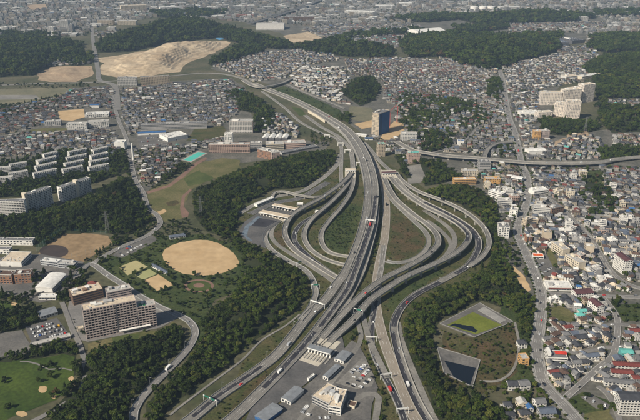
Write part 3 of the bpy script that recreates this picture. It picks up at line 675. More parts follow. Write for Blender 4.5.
road('N4', 'far_expressway', [(251, 23, 8), (275, 16, 8), (300, 8, 8), (325, -2, 8)], 30, 'pier', 'asphalt_mid', 4, 'dark straight far expressway bridge running up to the top edge', 'bridge', pier_gap=90)
road('N5', 'far_road', [(505, 26), (560, 27), (610, 22), (660, 20)], 14, 'grade', 'asphalt_old', 2, lines=False)
road('N6', 'far_road', [(283, 82), (305, 92), (330, 102), (345, 108)], 8, 'grade', 'asphalt_old', 2, lines=False)
road('V1', 'town_viaduct', [(396, 141, 3), (410, 149, 5), (420, 151.5, 7), (446, 155.5, 8), (478, 158, 8), (511, 161, 8), (530, 162.5, 8), (548, 163, 8), (582, 163, 7), (604, 161.5, 6), (617, 159, 5), (650, 156, 4), (700, 153, 4)], 14, 'pier', 'asphalt_old', 3, 'straight elevated road crossing the town and the avenue on the right', 'viaduct')
road('V2', 'town_loop', [(483, 161, 7.5), (486, 152, 7), (490, 147, 6.5), (499, 143, 6), (513, 141.5, 4)], 10, 'pier', 'asphalt_old', 2, 'curved ramp looping from the town viaduct towards the avenue', 'ramp')
road('V3', 'town_street', [(478, 166), (500, 168), (524, 172), (560, 170), (600, 169), (640, 167), (700, 166)], 7, 'grade', 'street', 1, lines=False)
road('T5', 'town_street', [(430, 153), (455, 146), (470, 136), (480, 126), (505, 122)], 6, 'grade', 'street', 1, lines=False)
# plazas
def plaza(name, poly, m, z=0): 
    RZ[0] += .01
    P = [G(u, v, RZ[0] + z)[:2] for u, v in ext(poly)]
    b = MB(); b.prism(P, -.3, RZ[0] + z); mask_world([G(u, v)[:2] for u, v in poly]); return b.build(name, [m], kind='structure')
plaza('toll_plaza', [(341, 331), (330, 330), (318, 338), (304, 352), (296, 362), (280, 378), (255, 400), (225, 430), (250, 430), (275, 405), (300, 388), (322, 372), (345, 350)], 'asphalt_mid')
plaza('depot_yard', [(322, 372), (345, 348), (352, 340), (359, 345), (366, 358), (374, 378), (378, 388), (372, 404), (366, 430), (262, 430), (275, 407), (302, 389)], 'lot')
plaza('toll_apron', [(309, 350), (330.5, 355), (318, 366.5), (299, 360)], 'concrete_pad')
plaza('toll_apron', [(321, 336.7), (341, 342), (334, 350), (317, 343)], 'concrete_pad')
plaza('depot_car_park', [(336, 383), (362, 358), (368, 363), (375, 378), (372, 386), (356, 389)], 'asphalt_old')
plaza('toll_plaza', [(239, 231), (244, 222), (258, 213), (274, 206), (296, 211), (288, 217), (281, 220), (267, 231), (263, 240), (266, 248), (254, 244), (243, 238)], 'asphalt_mid')
plaza('toll_apron', [(258, 213), (264, 210), (290, 217), (283, 221)], 'concrete_pad')
plaza('blue_lane_pad', [(242, 234), (245, 226), (258, 216), (262, 217.5), (249, 227), (247, 236), (253, 241), (249, 241)], 'glass_pale')
plaza('resurfaced_pad', [(259, 218), (278, 221), (266, 227), (251, 226)], 'asphalt_dark')
plaza('toll_apron', [(380.5, 170), (396, 170), (398, 177.5), (384, 178)], 'concrete_pad', 5.6)
plaza('toll_apron', [(345, 168), (356, 168), (356, 178), (345, 178)], 'concrete_pad', 5.8)
road('W1', 'depot_road', [(349, 306), (354, 314), (358, 323), (361, 334), (359, 344), (351, 356), (341, 370), (330, 384), (316, 402), (300, 420), (290, 440)], 6, 'grade', 'asphalt_old', 1, lines=False)
road('W2', 'depot_road', [(356, 400), (366, 394), (378, 396), (377, 410), (374, 432)], 7, 'grade', 'asphalt_old', 1, lines=False)
road('W3', 'slip_road', [(360, 305), (362, 314), (365, 323), (369, 338), (378, 358), (388, 378)], 7, 'grade', 'asphalt_old', 1, lines=False)
road('PK', 'pond_path', [(515, 322), (519, 345), (514, 368), (500, 380), (480, 381)], 3, 'grade', 'asphalt_old', 1, lines=False)

# ------------------------------------------------------------------ buildings
FOOT = []
def facade(bw, bb, bf, side, L, Wd, Dp, floors, fh, z0, style, bay, glass=0):
    """windows (bw), balconies (bb) and frames of one wall; side f b l r"""
    def fb(b, a0, a1, o0, o1, q0, q1, mi=0):
        if side == 'f': b.box(a0, a1, -o1, -o0, q0, q1, mi)
        elif side == 'b': b.box(a0, a1, Dp + o0, Dp + o1, q0, q1, mi)
        elif side == 'l': b.box(-o1, -o0, a0, a1, q0, q1, mi)
        else: b.box(Wd + o0, Wd + o1, a0, a1, q0, q1, mi)
    n = max(1, int(round((L - .6) / bay))); bp = (L - .6) / n
    for k in range(floors):
        zb = z0 + k * fh
        if style == 'strip':
            fb(bw, .6, L - .6, -.02, .05, zb + fh * .35, zb + fh * .78)
            for i in range(1, n): a = .3 + i * bp; fb(bf, a - .08, a + .08, .05, .12, zb + fh * .35, zb + fh * .78)
            continue
        for i in range(n):
            a = .3 + i * bp
            if style == 'balcony':
                fb(bw, a + bp * .14, a + bp * .86, -.02, .05, zb + .25, zb + fh * .78)
                fb(bb, a + .04, a + bp - .04, .0, 1.25, zb - .06, zb + .12); fb(bb, a + .04, a + bp - .04, 1.1, 1.25, zb + .12, zb + 1.15)
                fb(bb, a - .2, a + .2, .0, 1.2, zb + .0, zb + fh - .1)
            else:
                if random.random() < .06: continue
                fb(bw, a + bp * .2, a + bp * .8, -.02, .04, zb + fh * .3, zb + fh * .78)
                fb(bf, a + bp * .17, a + bp * .83, .0, .16, zb + fh * .25, zb + fh * .3)
def building(name, label, cat, p0, p1, depth, floors, wall='pale', roof='pale', style='grid', side='grid', fh=3.2, bay=3.6, roofkind='flat', rise=2.5,
             units=1, z0=0.0, group=None, glass='glass', trim=None, door=True, ov=.5, hip=0, faces='fblr'):
    a = Vector(G(*p0, z0)); b_ = Vector(G(*p1, z0)); d = b_ - a; W = d.length; rz = math.atan2(d.y, d.x); Dp = depth; H = floors * fh + .4
    root = empty(name, a, rz); tag(root, label, cat, group)
    t = Vector((math.cos(rz), math.sin(rz), 0)); nrm = Vector((-t.y, t.x, 0))
    foot = [a - nrm * 1 - t, b_ - nrm * 1 + t, b_ + nrm * (Dp + 1) + t, a + nrm * (Dp + 1) - t]
    mask_world([(q.x, q.y) for q in foot], 2); FOOT.append([(q.x, q.y) for q in foot])
    wb = MB(); wb.box(0, W, 0, Dp, -.3, H, bottom=False)
    wb.build('wall', 'wall_' + wall, root)
    bw, bb, bf = MB(), MB(), MB()
    for sd, L, st in (('f', W, style), ('b', W, style), ('l', Dp, side), ('r', Dp, side)):
        if st and st != 'blank' and sd in faces: facade(bw, bb, bf, sd, L, W, Dp, floors, fh, .5 if floors > 1 else .3, st, bay)
    bw.build('windows', glass, root, kind='stuff'); bb.build('balconies', 'wall_' + (trim or wall), root, kind='stuff'); bf.build('window_sills', 'wall_' + (trim or wall), root, kind='stuff')
    rb = MB()
    if roofkind == 'flat':
        e = .22; ph = .8
        rb.sheet([(e, e), (W - e, e), (W - e, Dp - e), (e, Dp - e)], H + .06)
        rb.box(-.12, W + .12, -.12, e, H - .15, H + ph, 1); rb.box(-.12, W + .12, Dp - e, Dp + .12, H - .15, H + ph, 1)
        rb.box(-.12, e, e, Dp - e, H - .15, H + ph, 1); rb.box(W - e, W + .12, e, Dp - e, H - .15, H + ph, 1)
        ro = rb.build('roof', ['roof_' + roof, 'wall_' + (trim or wall)], root)
    elif roofkind == 'gable':
        rb.gable(0, W, 0, Dp, H + .02, rise, 0, ov, 1, hip); rb.build('roof', ['roof_' + roof, 'wall_' + wall], root)
    elif roofkind == 'curve':
        k = 14; n = len(rb.v)
        along_x = W >= Dp
        for i in range(k + 1):
            tt = i / k; zz = H + rise * math.sin(math.pi * tt) ** .8
            if along_x: rb.v += [(-.5, -.5 + (Dp + 1) * tt, zz), (W + .5, -.5 + (Dp + 1) * tt, zz)]
            else: rb.v += [(-.5 + (W + 1) * tt, -.5, zz), (-.5 + (W + 1) * tt, Dp + .5, zz)]
        for i in range(k):
            q = n + 2 * i; f = (q, q + 1, q + 3, q + 2); rb.f.append(f if along_x else f[::-1]); rb.m.append(0)
        rb.f.append(tuple(n + 2 * i for i in range(k + 1))); rb.f.append(tuple(n + 2 * i + 1 for i in range(k + 1))); rb.m += [1, 1]
        rb.build('roof', ['roof_' + roof, 'wall_' + wall], root)
    if roofkind == 'flat':
        for i in range(units):
            ub = MB(); uw = random.uniform(.06, .14) * W + 1.5; ud = random.uniform(.2, .4) * Dp + 1; ux = random.uniform(.08, .85) * (W - uw); uy = random.uniform(.3, .9) * (Dp - ud)
            uh = random.uniform(1.2, 3.2)
            ub.box(ux, ux + uw, uy, uy + ud, H + .06, H + uh); ub.box(ux - .15, ux + uw + .15, uy - .15, uy + ud + .15, H + uh, H + uh + .2)
            ub.build('rooftop_unit', 'wall_' + random.choice([wall, 'grey', 'pale', 'white']), ro)
        ac = MB()
        for i in range(int(W * Dp / 90)):
            ux = random.uniform(1, max(1.2, W - 2.5)); uy = random.uniform(1, max(1.2, Dp - 2.5)); ac.box(ux, ux + random.uniform(.8, 2), uy, uy + random.uniform(.8, 1.6), H + .06, H + random.uniform(.8, 1.5))
        ac.build('roof_plant', 'wall_silver', ro, kind='stuff')
    if door:
        db = MB(); dx = W * .4; db.box(dx, dx + min(2.4, W * .3), -.22, -.05, 0, 2.3); db.build('door', 'wall_dark', root)
    root['W'] = W
    return root, W, Dp, H
def part_box(root, name, m, x0, x1, y0, y1, z0, z1):
    b = MB(); b.box(x0, x1, y0, y1, z0, z1); return b.build(name, m, root)

# big hotel-like slab on the left
r, W, Dp, H = building('balconied_block', 'large mauve grey slab block with balcony grid on the left hillside', 'building', (87, 340), (139, 329.2), 15, 12, 'mauve', 'cream', 'balcony', 'grid', 3.35, 3.9, units=3, trim='mauve')
part_box(r, 'stair_recess', 'wall_dark', W * .60, W * .63, -1.3, -.1, 2, H - .3)
part_box(r, 'entrance_canopy', 'wall_white', W * .62, W + 14, -5, -1.6, 4.6, 5.3)
rw = building('balconied_wing', 'lower mauve wing with green roof patch joined to the large slab block', 'building', (139.8, 329), (157.5, 326), 14, 9, 'mauve', 'pale', 'balcony', 'grid', 3.35, 3.9, units=1)
part_box(rw[0], 'green_deck', 'roof_green', 2, rw[1] * .45, 2, 9, rw[3] + .1, rw[3] + .5)
building('hotel_annex', 'low cream flat-roofed annex behind the large mauve slab', 'building', (74, 306), (104, 298), 22, 4, 'brown', 'cream', 'strip', 'strip', 3.4, units=3)
building('hotel_annex', 'small pale flat-roofed annex between the slab block and curving road', 'building', (108, 302), (132, 297), 14, 4, 'mauve', 'pale', 'strip', 'strip', 3.2, units=2)
building('brick_tower_house', 'small brick red house with red pyramid roof behind the slab block', 'building', (89, 294), (98, 293), 10, 4, 'brick', 'red', 'grid', 'grid', 3.2, roofkind='gable', rise=4, hip=.99)
building('low_house', 'small pale flat-roofed house left of the brick red house', 'building', (72, 296), (87, 292), 9, 1, 'pale', 'white', 'strip', 'blank', 3.4)
building('gate_lodge', 'tiny cream lodge at the left foot of the slab block', 'building', (78, 332), (84, 330.5), 6, 1, 'cream', 'cream', 'blank', 'blank', 3.2, units=0)
# school campus
building('school_gym', 'white sports hall with cream ridged roof beside the ball ground', 'gymnasium', (0.5, 266.5), (22, 267), 34, 2, 'white', 'cream', 'blank', 'strip', 3.6, units=0, roofkind='flat')
building('school_gym', 'long white hall with bright curved roof in front of school', 'gymnasium', (36, 292), (53, 293), 42, 2, 'white', 'white', 'blank', 'grid', 3.4, roofkind='curve', rise=2.2)
building('hall_porch', 'low white flat annex at the near end of the curved-roof hall', 'building', (39, 300), (56, 300), 9, 1, 'white', 'white', 'strip', 'blank', 4, units=0)
building('brick_school', 'brown brick school wing at the left edge below the cream-roofed hall', 'school', (-8, 284), (13, 284.5), 14, 4, 'brick', 'brown', 'grid', 'grid', 3.6, 4, units=1, trim='pale')
building('brick_school', 'brown brick school wing left of the bright curved hall', 'school', (15.5, 284), (32, 283), 14, 4, 'brick', 'brown', 'grid', 'grid', 3.6, 4, units=1, trim='pale')
building('school_link', 'pale blue grey low school block along the ball ground edge', 'school', (41, 265), (58, 267), 10, 2, 'silver', 'white', 'strip', 'blank', 3.4, units=1)
building('school_link', 'pale grey low school block at the right end of the ball ground', 'school', (58.5, 268), (75, 269), 11, 2, 'silver', 'pale', 'strip', 'strip', 3.4, units=1)
building('classroom_row', 'long white classroom row at left edge behind the sports hall', 'school', (-6, 245), (33, 245.5), 11, 2, 'white', 'grey', 'grid', 'grid', 3.8, 5, units=0)
building('classroom_row', 'short white classroom block at left edge nearest the cream-roofed hall', 'school', (-6, 254), (10, 254), 10, 2, 'white', 'grey', 'grid', 'grid', 3.4, 5, units=0)
building('lot_shed', 'pale blue roofed shed above the left car park', 'shed', (41, 320), (58, 315), 16, 1, 'pale', 'steel', 'grid', 'blank', 4.5, roofkind='gable', rise=1.6)
r, W, Dp, H = building('long_shed', 'long pale flat shed along the lower edge of the left car park', 'shed', (32, 349), (71, 339), 7, 1, 'pale', 'pale', 'strip', 'blank', 3.6, units=0)
# slabs on the hill
def slab(label, p0, p1, floors, tower, depth=11):
    r, W, Dp, H = building('apartment_slab', label, 'apartment block', p0, p1, depth, floors, 'white', 'grey', 'balcony', 'grid', 3.0, 4.2, units=1, group='apartment slabs on the wooded hill', trim='white')
    if tower is not None:
        b = MB(); x = W * tower; b.box(x, x + 5, -2.2, Dp * .6, -.3, H + 5); b.build('stair_tower', 'wall_cream', r)
slab('leftmost long apartment slab above the wood, cut by the left edge', (-22, 221), (27, 219), 11, None)
slab('middle long apartment slab above the wood with tall end tower', (30, 213), (54, 204.5), 11, -.12)
slab('rightmost apartment slab above the wood with tower at mid length', (63, 202), (92, 191.5), 9, .48)
GRP = 'stepped housing blocks above the wooded hill'
cl = [('left edge housing cluster', [(-6, 186, 14, 184), (10, 181, 29, 178), (-8, 176, 12, 174), (11, 172, 28, 169)]),
      ('housing cluster left of the middle one', [(35, 181, 58, 176), (37, 174, 58, 169), (39, 168, 58, 163), (45, 161.5, 59, 158)]),
      ('middle housing cluster', [(64, 177, 84, 173), (66, 171, 85, 167), (68, 165, 88, 161), (70, 159, 88, 155)]),
      ('rightmost housing cluster', [(90, 175, 110, 171), (91, 169, 110, 165), (92, 163, 109, 159), (94, 157, 109, 153)])]
for cn, rows in cl:
    for i, (a, b_, c, d_) in enumerate(rows):
        building('housing_block', '%spale five-storey block from the front in the %s' % (nth1(i), cn), 'apartment block', (a, b_), (c, d_), 9, 5, 'white', 'pale', 'balcony', 'grid', 2.9, 3.6, units=0, group=GRP, trim='white', door=False)
# toll plazas
def toll_gate(name, label, p0, p1, z, depth, booths, roofm='roof_steel', h=6.5, w_=None):
    a = Vector(G(*p0, z)); b_ = Vector(G(*p1, z)); d = b_ - a; W = d.length; rz = math.atan2(d.y, d.x)
    root = empty(name, a, rz); tag(root, label, 'toll gate')
    b = MB(); b.box(0, W, 0, depth, h, h + 1.1); b.box(.6, W - .6, .6, depth - .6, h + 1.1, h + 1.4); cno = b.build('canopy', roofm, root)
    b = MB(); b.box(-.1, W + .1, -.12, -.01, h - .05, h + 1.15); b.build('fascia', 'steel_white', cno)
    for i in range(booths + 1):
        x = 1.2 + (W - 2.4) * i / booths
        c = MB(); c.box(x - .3, x + .3, depth * .45, depth * .55 + .4, 0, h); c.build('post', 'concrete', root)
        c = MB(); c.box(x - .9, x + .9, -11, depth + 11, .25, .55); c.build('toll_island', 'concrete', root)
        c = MB(); c.box(x - .8, x + .8, depth * .2, depth * .42, .55, 3.1); bo_ = c.build('booth', 'wall_white', root)
        c = MB(); c.box(x - .83, x + .83, depth * .22, depth * .40, 1.5, 2.5); c.build('booth_window', 'glass', bo_)
    P = [a, b_]
    return root
toll_gate('toll_gate', 'steel grey toll gate canopy over cream lanes at the near plaza', (307, 353), (330, 359.5), 1.15, 9, 7, 'roof_steel')
toll_gate('toll_gate', 'cream roofed toll gate at the left plaza beside the wood', (259.5, 216), (288, 222), 0, 12, 9, 'roof_cream')
toll_gate('toll_gate', 'wide cream toll canopy behind the front one at the left plaza', (272, 209), (297, 214), 0, 10, 8, 'roof_cream')
toll_gate('toll_gate', 'small cream toll gate left of the main expressway viaduct', (345.5, 173), (355.5, 173), 5.8, 9, 4, 'roof_cream', 5.5)
toll_gate('toll_gate', 'dark red and white toll gate right of the main expressway viaduct', (382, 176), (396.5, 175.5), 5.6, 8, 5, 'roof_maroon', 5.5)
r = building('plaza_canopy', 'long white canopy roof along the left plaza access road', 'canopy', (257.5, 207.5), (274.5, 200.5), 8, 1, 'white', 'white', 'strip', 'blank', 5, units=0)
building('plaza_office', 'small white hut on the left plaza access road', 'building', (297, 206.5), (303, 206.5), 7, 1, 'white', 'white', 'strip', 'grid', 4, units=0)
building('roadside_hut', 'white equipment hut beside the dark curving loop ramp', 'building', (315, 214), (320, 214.3), 6, 1, 'white', 'white', 'grid', 'blank', 4, units=0)
for i, (u, v, lb) in enumerate([(340.5, 146, 'white concrete portal frame over the left slip road, farthest one'), (347.5, 153, 'white portal frame left of the viaduct beside the upper slip road'),
                                (327, 138, 'white portal frame over the sunken slip road at upper left'), (359, 166, 'white cabin hugging the left viaduct parapet')]):
    a = Vector(G(u, v)); root = empty('portal_frame', a); tag(root, lb, 'portal')
    for sx in (-6, 6): part_box(root, 'column', 'wall_white', sx - .8, sx + .8, -1, 1, 0, 7)
    part_box(root, 'beam', 'wall_white', -6.8, 6.8, -1.4, 1.4, 7, 8.6); mask_poly_px(ell(u, v, 3, 2), 1)
b = MB(); R_ = Road('sw', [G(308, 112.5, 0), G(316, 117, 0), (*G(325, 123, 0)[:2], 0)]); rail(b, R_, 0, .5, 7); o = b.build('noise_wall', 'wall_cream'); tag(o, 'cream noise wall along the sunken slip road at upper left', 'wall')
# depot
rt, W, Dp, H = building('depot_office', 'grey and white flat-roofed depot office with roof tank beside car park', 'office', (312, 404), (329, 412.5), 27, 3, 'grey', 'cream', 'strip', 'strip', 3.4, units=4)
tb = MB(); tb.tube((W * .7, Dp * .55, H), (W * .7, Dp * .55, H + 4.5), 3, 14); tb.build('roof_tank', 'wall_silver', rt)
rt, W, Dp, H = building('depot_office', 'white-fronted office wing with long dark side nearest the bottom edge', 'office', (328.5, 414.5), (340.5, 416.5), 30, 3, 'white', 'cream', 'strip', 'strip', 3.5, units=2)
SH = dict(roofkind='gable', rise=1.2, ov=.6)
building('depot_shed', 'steel grey roofed shed nearest the toll gate', 'shed', (334.5, 362), (343.5, 365), 19, 1, 'white', 'steel', 'grid', 'strip', 4.5, **SH)
building('depot_shed', 'long steel grey roofed shed between toll apron and depot office', 'shed', (323, 380), (328, 382), 26, 1, 'white', 'steel', 'grid', 'strip', 5, **SH)
building('depot_shed', 'steel grey roofed shed with white wall at the depot left', 'shed', (281.5, 402), (290.5, 406), 24, 1, 'white', 'steel', 'grid', 'blank', 5, **SH)
building('depot_shed', 'long steel grey shed with blue side at the bottom edge', 'shed', (255, 420), (265, 426), 26, 1, 'blue', 'steel', 'blank', 'blank', 5, **SH)
building('depot_hut', 'small cream store hut right of the depot office', 'shed', (347, 408), (354.5, 410), 8, 1, 'cream', 'brown', 'blank', 'blank', 3.4, units=0)
building('white_canopy', 'slanted white canopy on the plaza tarmac before the depot', 'canopy', (309, 382), (315, 377.5), 2.5, 1, 'white', 'white', 'blank', 'blank', 3.2, units=0, door=False)
# tower and neighbours
rt, W, Dp, H = building('tower_block', 'tall slab tower with beige end and deep blue long side', 'tower', (371.5, 134), (378.5, 135.5), 46, 16, 'beige', 'grey', 'grid', 'blank', 3.3, 3.6, units=2)
part_box(rt, 'blue_side', 'wall_blue', W + .02, W + .4, 1.5, 46 - .5, .5, H - .8)
part_box(rt, 'navy_band', 'wall_navy', W + .42, W + .6, 1.5, 12, .5, H - .8)
for (u, v, h, lb) in [(389.5, 128, 40, 'red tower crane beside the deep blue tower side, nearer one'), (397, 123, 44, 'red tower crane behind the blue tower, farther one')]:
    root = empty('tower_crane', G(u, v)); tag(root, lb, 'crane')
    m_ = MB()
    for sx in (-.8, .8):
        for sy in (-.8, .8): m_.tube((sx, sy, 0), (sx, sy, h), .25, 4)
    for k in range(int(h / 2)): m_.tube((-.8, -.8, 2 * k), (.8, -.8, 2 * k + 2), .14, 3); m_.tube((.8, .8, 2 * k), (-.8, .8, 2 * k + 2), .14, 3)
    m_.build('mast', 'crane_red', root)
    j = MB(); j.tube((-3, 0, h), (16, 6, h + 18), .5, 4); j.tube((-3, 0, h), (-9, -2, h + 1), .7, 4); j.build('jib', 'steel_white' if h > 42 else 'crane_red', root)
building('office_block', 'slim beige tower with pale teal roof below the site cranes', 'office', (378, 157), (385, 156.5), 12, 9, 'beige', 'teal', 'grid', 'strip', 3.2)
building('office_block', 'tan block with bright teal roof left of the car park', 'office', (408, 163.5), (419.5, 163), 14, 7, 'pink', 'teal', 'grid', 'grid', 3.2)
building('office_block', 'pale grey five-storey block right of the crane site', 'office', (401, 141), (417, 141), 18, 5, 'pale', 'pale', 'grid', 'grid', 3.3, units=2)
building('yellow_block', 'long orange-tan low block on the upper edge of right wood', 'building', (454, 185), (476, 184.5), 14, 3, 'orange', 'cream', 'strip', 'grid', 3.3)
building('site_office', 'bright blue roofed site cabin below the tower', 'cabin', (365, 140), (373, 140), 8, 1, 'white', 'blue', 'strip', 'blank', 4, **SH)
building('site_store', 'white roofed shed left of the slab tower', 'shed', (356, 136), (366, 137), 12, 1, 'white', 'white', 'blank', 'blank', 4, **SH)
# town centre left
building('apartment_block', 'brown and white apartment block with square towers above the mall', 'apartment block', (230, 133), (253, 133), 22, 9, 'pink', 'pale', 'balcony', 'grid', 3.2, 4, units=3, trim='white')
building('apartment_row', 'long pink brown apartment row above the central wood', 'apartment block', (209, 153), (250, 152.5), 16, 6, 'pink', 'pale', 'balcony', 'grid', 3, 4, units=4)
building('white_tower', 'white stair tower rising behind the pink brown row', 'tower', (225, 146), (233, 146), 12, 9, 'white', 'white', 'grid', 'blank', 3.2, units=1)
building('brown_block', 'brown apartment block at the central wood edge, left of a pair', 'apartment block', (257.5, 157), (271, 160), 16, 6, 'brick', 'pale', 'grid', 'grid', 3, 3.4, trim='pale')
building('brown_block', 'brown apartment block at the central wood edge, right of a pair', 'apartment block', (272, 161), (280, 160), 13, 6, 'pink', 'pale', 'grid', 'grid', 3, 3.4, trim='pale')
for i, u in enumerate([262, 268.5, 275, 281.5]):
    building('factory_hall', '%swhite sawtooth roofed hall from the left above the mall' % nth1(i), 'hall', (u, 140.5), (u + 5.5, 140.7), 34, 1, 'dark', 'white', 'blank', 'blank', 6, roofkind='gable', rise=2.5, ov=.3, group='white roofed halls')
building('mall', 'long beige shopping mall with pale roof between wood and halls', 'mall', (266, 150), (284, 149.5), 26, 3, 'cream', 'pale', 'strip', 'blank', 4, units=3)
building('mall', 'pink and beige shopping mall wing beside the slip roads', 'mall', (285, 149), (306, 148), 24, 3, 'pink', 'pale', 'strip', 'blank', 4, units=3)
building('mall', 'low grey parking deck in front of the beige mall', 'mall', (282, 155), (318, 148), 14, 1, 'grey', 'grey', 'strip', 'blank', 4, units=0)
building('white_hall', 'white box hall at the left end of the beige mall', 'hall', (250, 148), (262, 148), 16, 3, 'grey', 'pale', 'strip', 'blank', 3.6, units=2)
building('chimney_plant', 'white plant building with blue lower band beside white chimney', 'plant', (114.5, 150), (125, 150), 20, 5, 'white', 'white', 'blank', 'blank', 3.4)
root = empty('white_chimney', G(133.5, 160)); tag(root, 'tall slim white chimney stack rising among the houses on the left', 'chimney')
b = MB(); b.tube((0, 0, 0), (0, 0, 36), 2.4, 14, r2=1.5); b.build('stack', 'wall_white', root); b = MB(); b.tube((0, 0, 36), (0, 0, 38), 1.9, 14); b.build('cap', 'wall_white', root)
building('long_block', 'very long grey brown low block across the left houses', 'building', (141, 130.5), (207, 128.5), 18, 4, 'grey', 'grey', 'strip', 'grid', 3.4, units=3)
building('supermarket', 'white sprawling supermarket roof right of the striped car park', 'store', (168, 142), (188, 138), 42, 2, 'white', 'white', 'blank', 'blank', 4, units=2)
building('blue_canopy', 'long blue roofed shed along the top of the car park', 'shed', (138, 135.5), (166, 134), 14, 1, 'white', 'blue', 'blank', 'blank', 5, **SH)
building('apartment_slab_far', 'grey slab apartment block below the quarry, left of a pair', 'apartment block', (118, 86), (137, 86), 16, 8, 'pale', 'grey', 'balcony', 'grid', 3.2, 5)
building('apartment_slab_far', 'longer tan slab apartment block below the quarry, right of a pair', 'apartment block', (141, 85.5), (170, 84), 16, 8, 'beige', 'grey', 'balcony', 'grid', 3.2, 5)
building('school_block', 'white roofed school hall right of the sandy yard', 'school', (85, 118), (109, 117), 30, 2, 'pale', 'white', 'grid', 'grid', 4, 5, units=2)
building('school_block', 'long pale school wing below the sandy yard', 'school', (67, 130), (87, 129.5), 18, 4, 'pale', 'pale', 'grid', 'grid', 3.6, 5, units=1)
building('school_block', 'pale school wing nearest the park road below the white hall', 'school', (88, 128), (109, 127), 18, 4, 'pale', 'pale', 'grid', 'grid', 3.6, 5, units=1)
building('school_block', 'grey school wing left of the sandy yard', 'school', (45, 126), (61, 125.5), 14, 3, 'grey', 'pale', 'grid', 'grid', 3.6, 5, units=1)
building('blue_hall', 'pale blue roofed pool hall above the sandy yard', 'hall', (90, 108), (99, 108), 16, 2, 'pale', 'blue', 'blank', 'blank', 4, **SH)
building('park_pavilion', 'dark hipped pavilion at the top of the sandy sports field', 'pavilion', (170, 240), (186, 237.5), 9, 1, 'pale', 'slate', 'grid', 'grid', 3.6, roofkind='gable', rise=2.4, hip=.6)
building('court_clubhouse', 'narrow dark-roofed clubhouse between courts and sports field', 'clubhouse', (151, 267), (167, 275.5), 5, 1, 'white', 'slate', 'grid', 'blank', 3.4, **SH)
# right-hand flats complex
FG = 'pinkish flats complex on the right'
for lb, p0, p1, dp, fl in [('front right pinkish tower of the flats complex', (565, 119.5), (579, 119.5), 18, 16), ('front left pinkish block of the flats complex', (553, 116), (564, 117), 18, 12),
                           ('low cream front block at the left foot of the flats complex', (538, 118.5), (552, 117.5), 18, 5), ('long rear left slab of the flats complex', (540, 105), (561, 105), 18, 12),
                           ('rear middle slab of the flats complex', (562, 105), (580, 104), 18, 14), ('rightmost detached tower of the flats complex', (582, 103), (593, 101.5), 24, 17),
                           ('far rear stepped slab of the flats complex', (566, 98), (582, 96), 14, 9)]:
    building('flats_tower', lb, 'apartment block', p0, p1, dp, fl, 'flat', 'cream', 'grid', 'grid', 3.0, 4.2, units=2, group=FG, trim='white')
# right town landmarks
building('white_apartments', 'white blocky apartment house at the edge of right wood', 'apartment block', (498, 238), (508.5, 238.5), 18, 6, 'white', 'grey', 'grid', 'grid', 3.1, 3.8, units=3)
building('tan_apartments', 'beige four-storey apartment block behind the narrow grass lot', 'apartment block', (562, 258), (569, 257), 30, 4, 'cream', 'pale', 'blank', 'grid', 3.2, 4, units=1)
building('tan_apartments', 'beige apartment block left of the canal', 'apartment block', (577.5, 271.5), (585, 270), 30, 4, 'cream', 'pale', 'blank', 'grid', 3.2, 4, units=1)
building('canal_apartments', 'tall white apartment house with dark roof right of the canal', 'apartment block', (613, 267), (623, 275), 12, 7, 'white', 'maroon', 'balcony', 'grid', 3.1, 3.6, roofkind='gable', rise=1.5)
building('town_office', 'pale wide office block right of the avenue below the crossing', 'office', (533, 215), (549.5, 216), 16, 4, 'pale', 'pale', 'strip', 'strip', 3.3, units=2)
building('town_office', 'brown office block right of the pale office beside canal road', 'office', (551, 216.5), (563, 214), 17, 4, 'brown', 'grey', 'grid', 'grid', 3.3, units=2)
building('red_shop', 'vermilion-roofed corner shop beside the avenue', 'shop', (533, 259), (543.5, 259.5), 10, 1, 'white', 'vermilion', 'strip', 'blank', 4.2, units=0)
building('showroom', 'white-roofed showroom with red front band at the cross street', 'showroom', (547, 291), (572, 291.5), 20, 1, 'white', 'white', 'strip', 'blank', 5, units=2, trim='white')
rt = bpy.data.objects['showroom']; part_box(rt, 'red_band', 'roof_red', 2, rt['W'] - 2, -.5, -.13, 3.9, 5.0)
rt, W, Dp, H = building('diner', 'white roadside diner with scarlet roof panel by the avenue', 'restaurant', (547, 363), (567, 364), 15, 2, 'white', 'grey', 'strip', 'strip', 3.4, units=0)
part_box(rt, 'scarlet_roof', 'roof_scarlet', W * .45, W + .6, Dp * .45, Dp * .8, H + .82, H + 2.0); part_box(rt, 'white_gable', 'wall_white', 1, 4, 2, Dp - 1, H + .82, H + 5)
building('orange_house', 'orange three-storey house on the left verge of the avenue', 'house', (521, 366.5), (528.5, 366), 11, 3, 'orange', 'pale', 'grid', 'grid', 3.1, units=0)
building('white_house', 'white house with grey hipped roof above the orange house', 'house', (518.5, 349), (527, 348.5), 9, 2, 'white', 'charcoal', 'grid', 'grid', 3.1, roofkind='gable', rise=2.4, hip=.8)
building('brown_roof_block', 'white three-storey block with dark brown roof on the cross street', 'apartment block', (575.5, 300.5), (593, 299), 13, 3, 'white', 'maroon', 'grid', 'grid', 3.1, roofkind='gable', rise=2)
building('brown_roof_block', 'white block with dark brown roof just below the cross street', 'apartment block', (587, 308), (596, 315.5), 11, 4, 'white', 'maroon', 'grid', 'grid', 3.1, roofkind='gable', rise=2)
building('grey_apartments', 'grey gridded apartment block at the bottom right corner', 'apartment block', (618, 415), (652, 416), 14, 6, 'pale', 'charcoal', 'balcony', 'grid', 3.1, 3.4, roofkind='gable', rise=1.8, trim='pale')
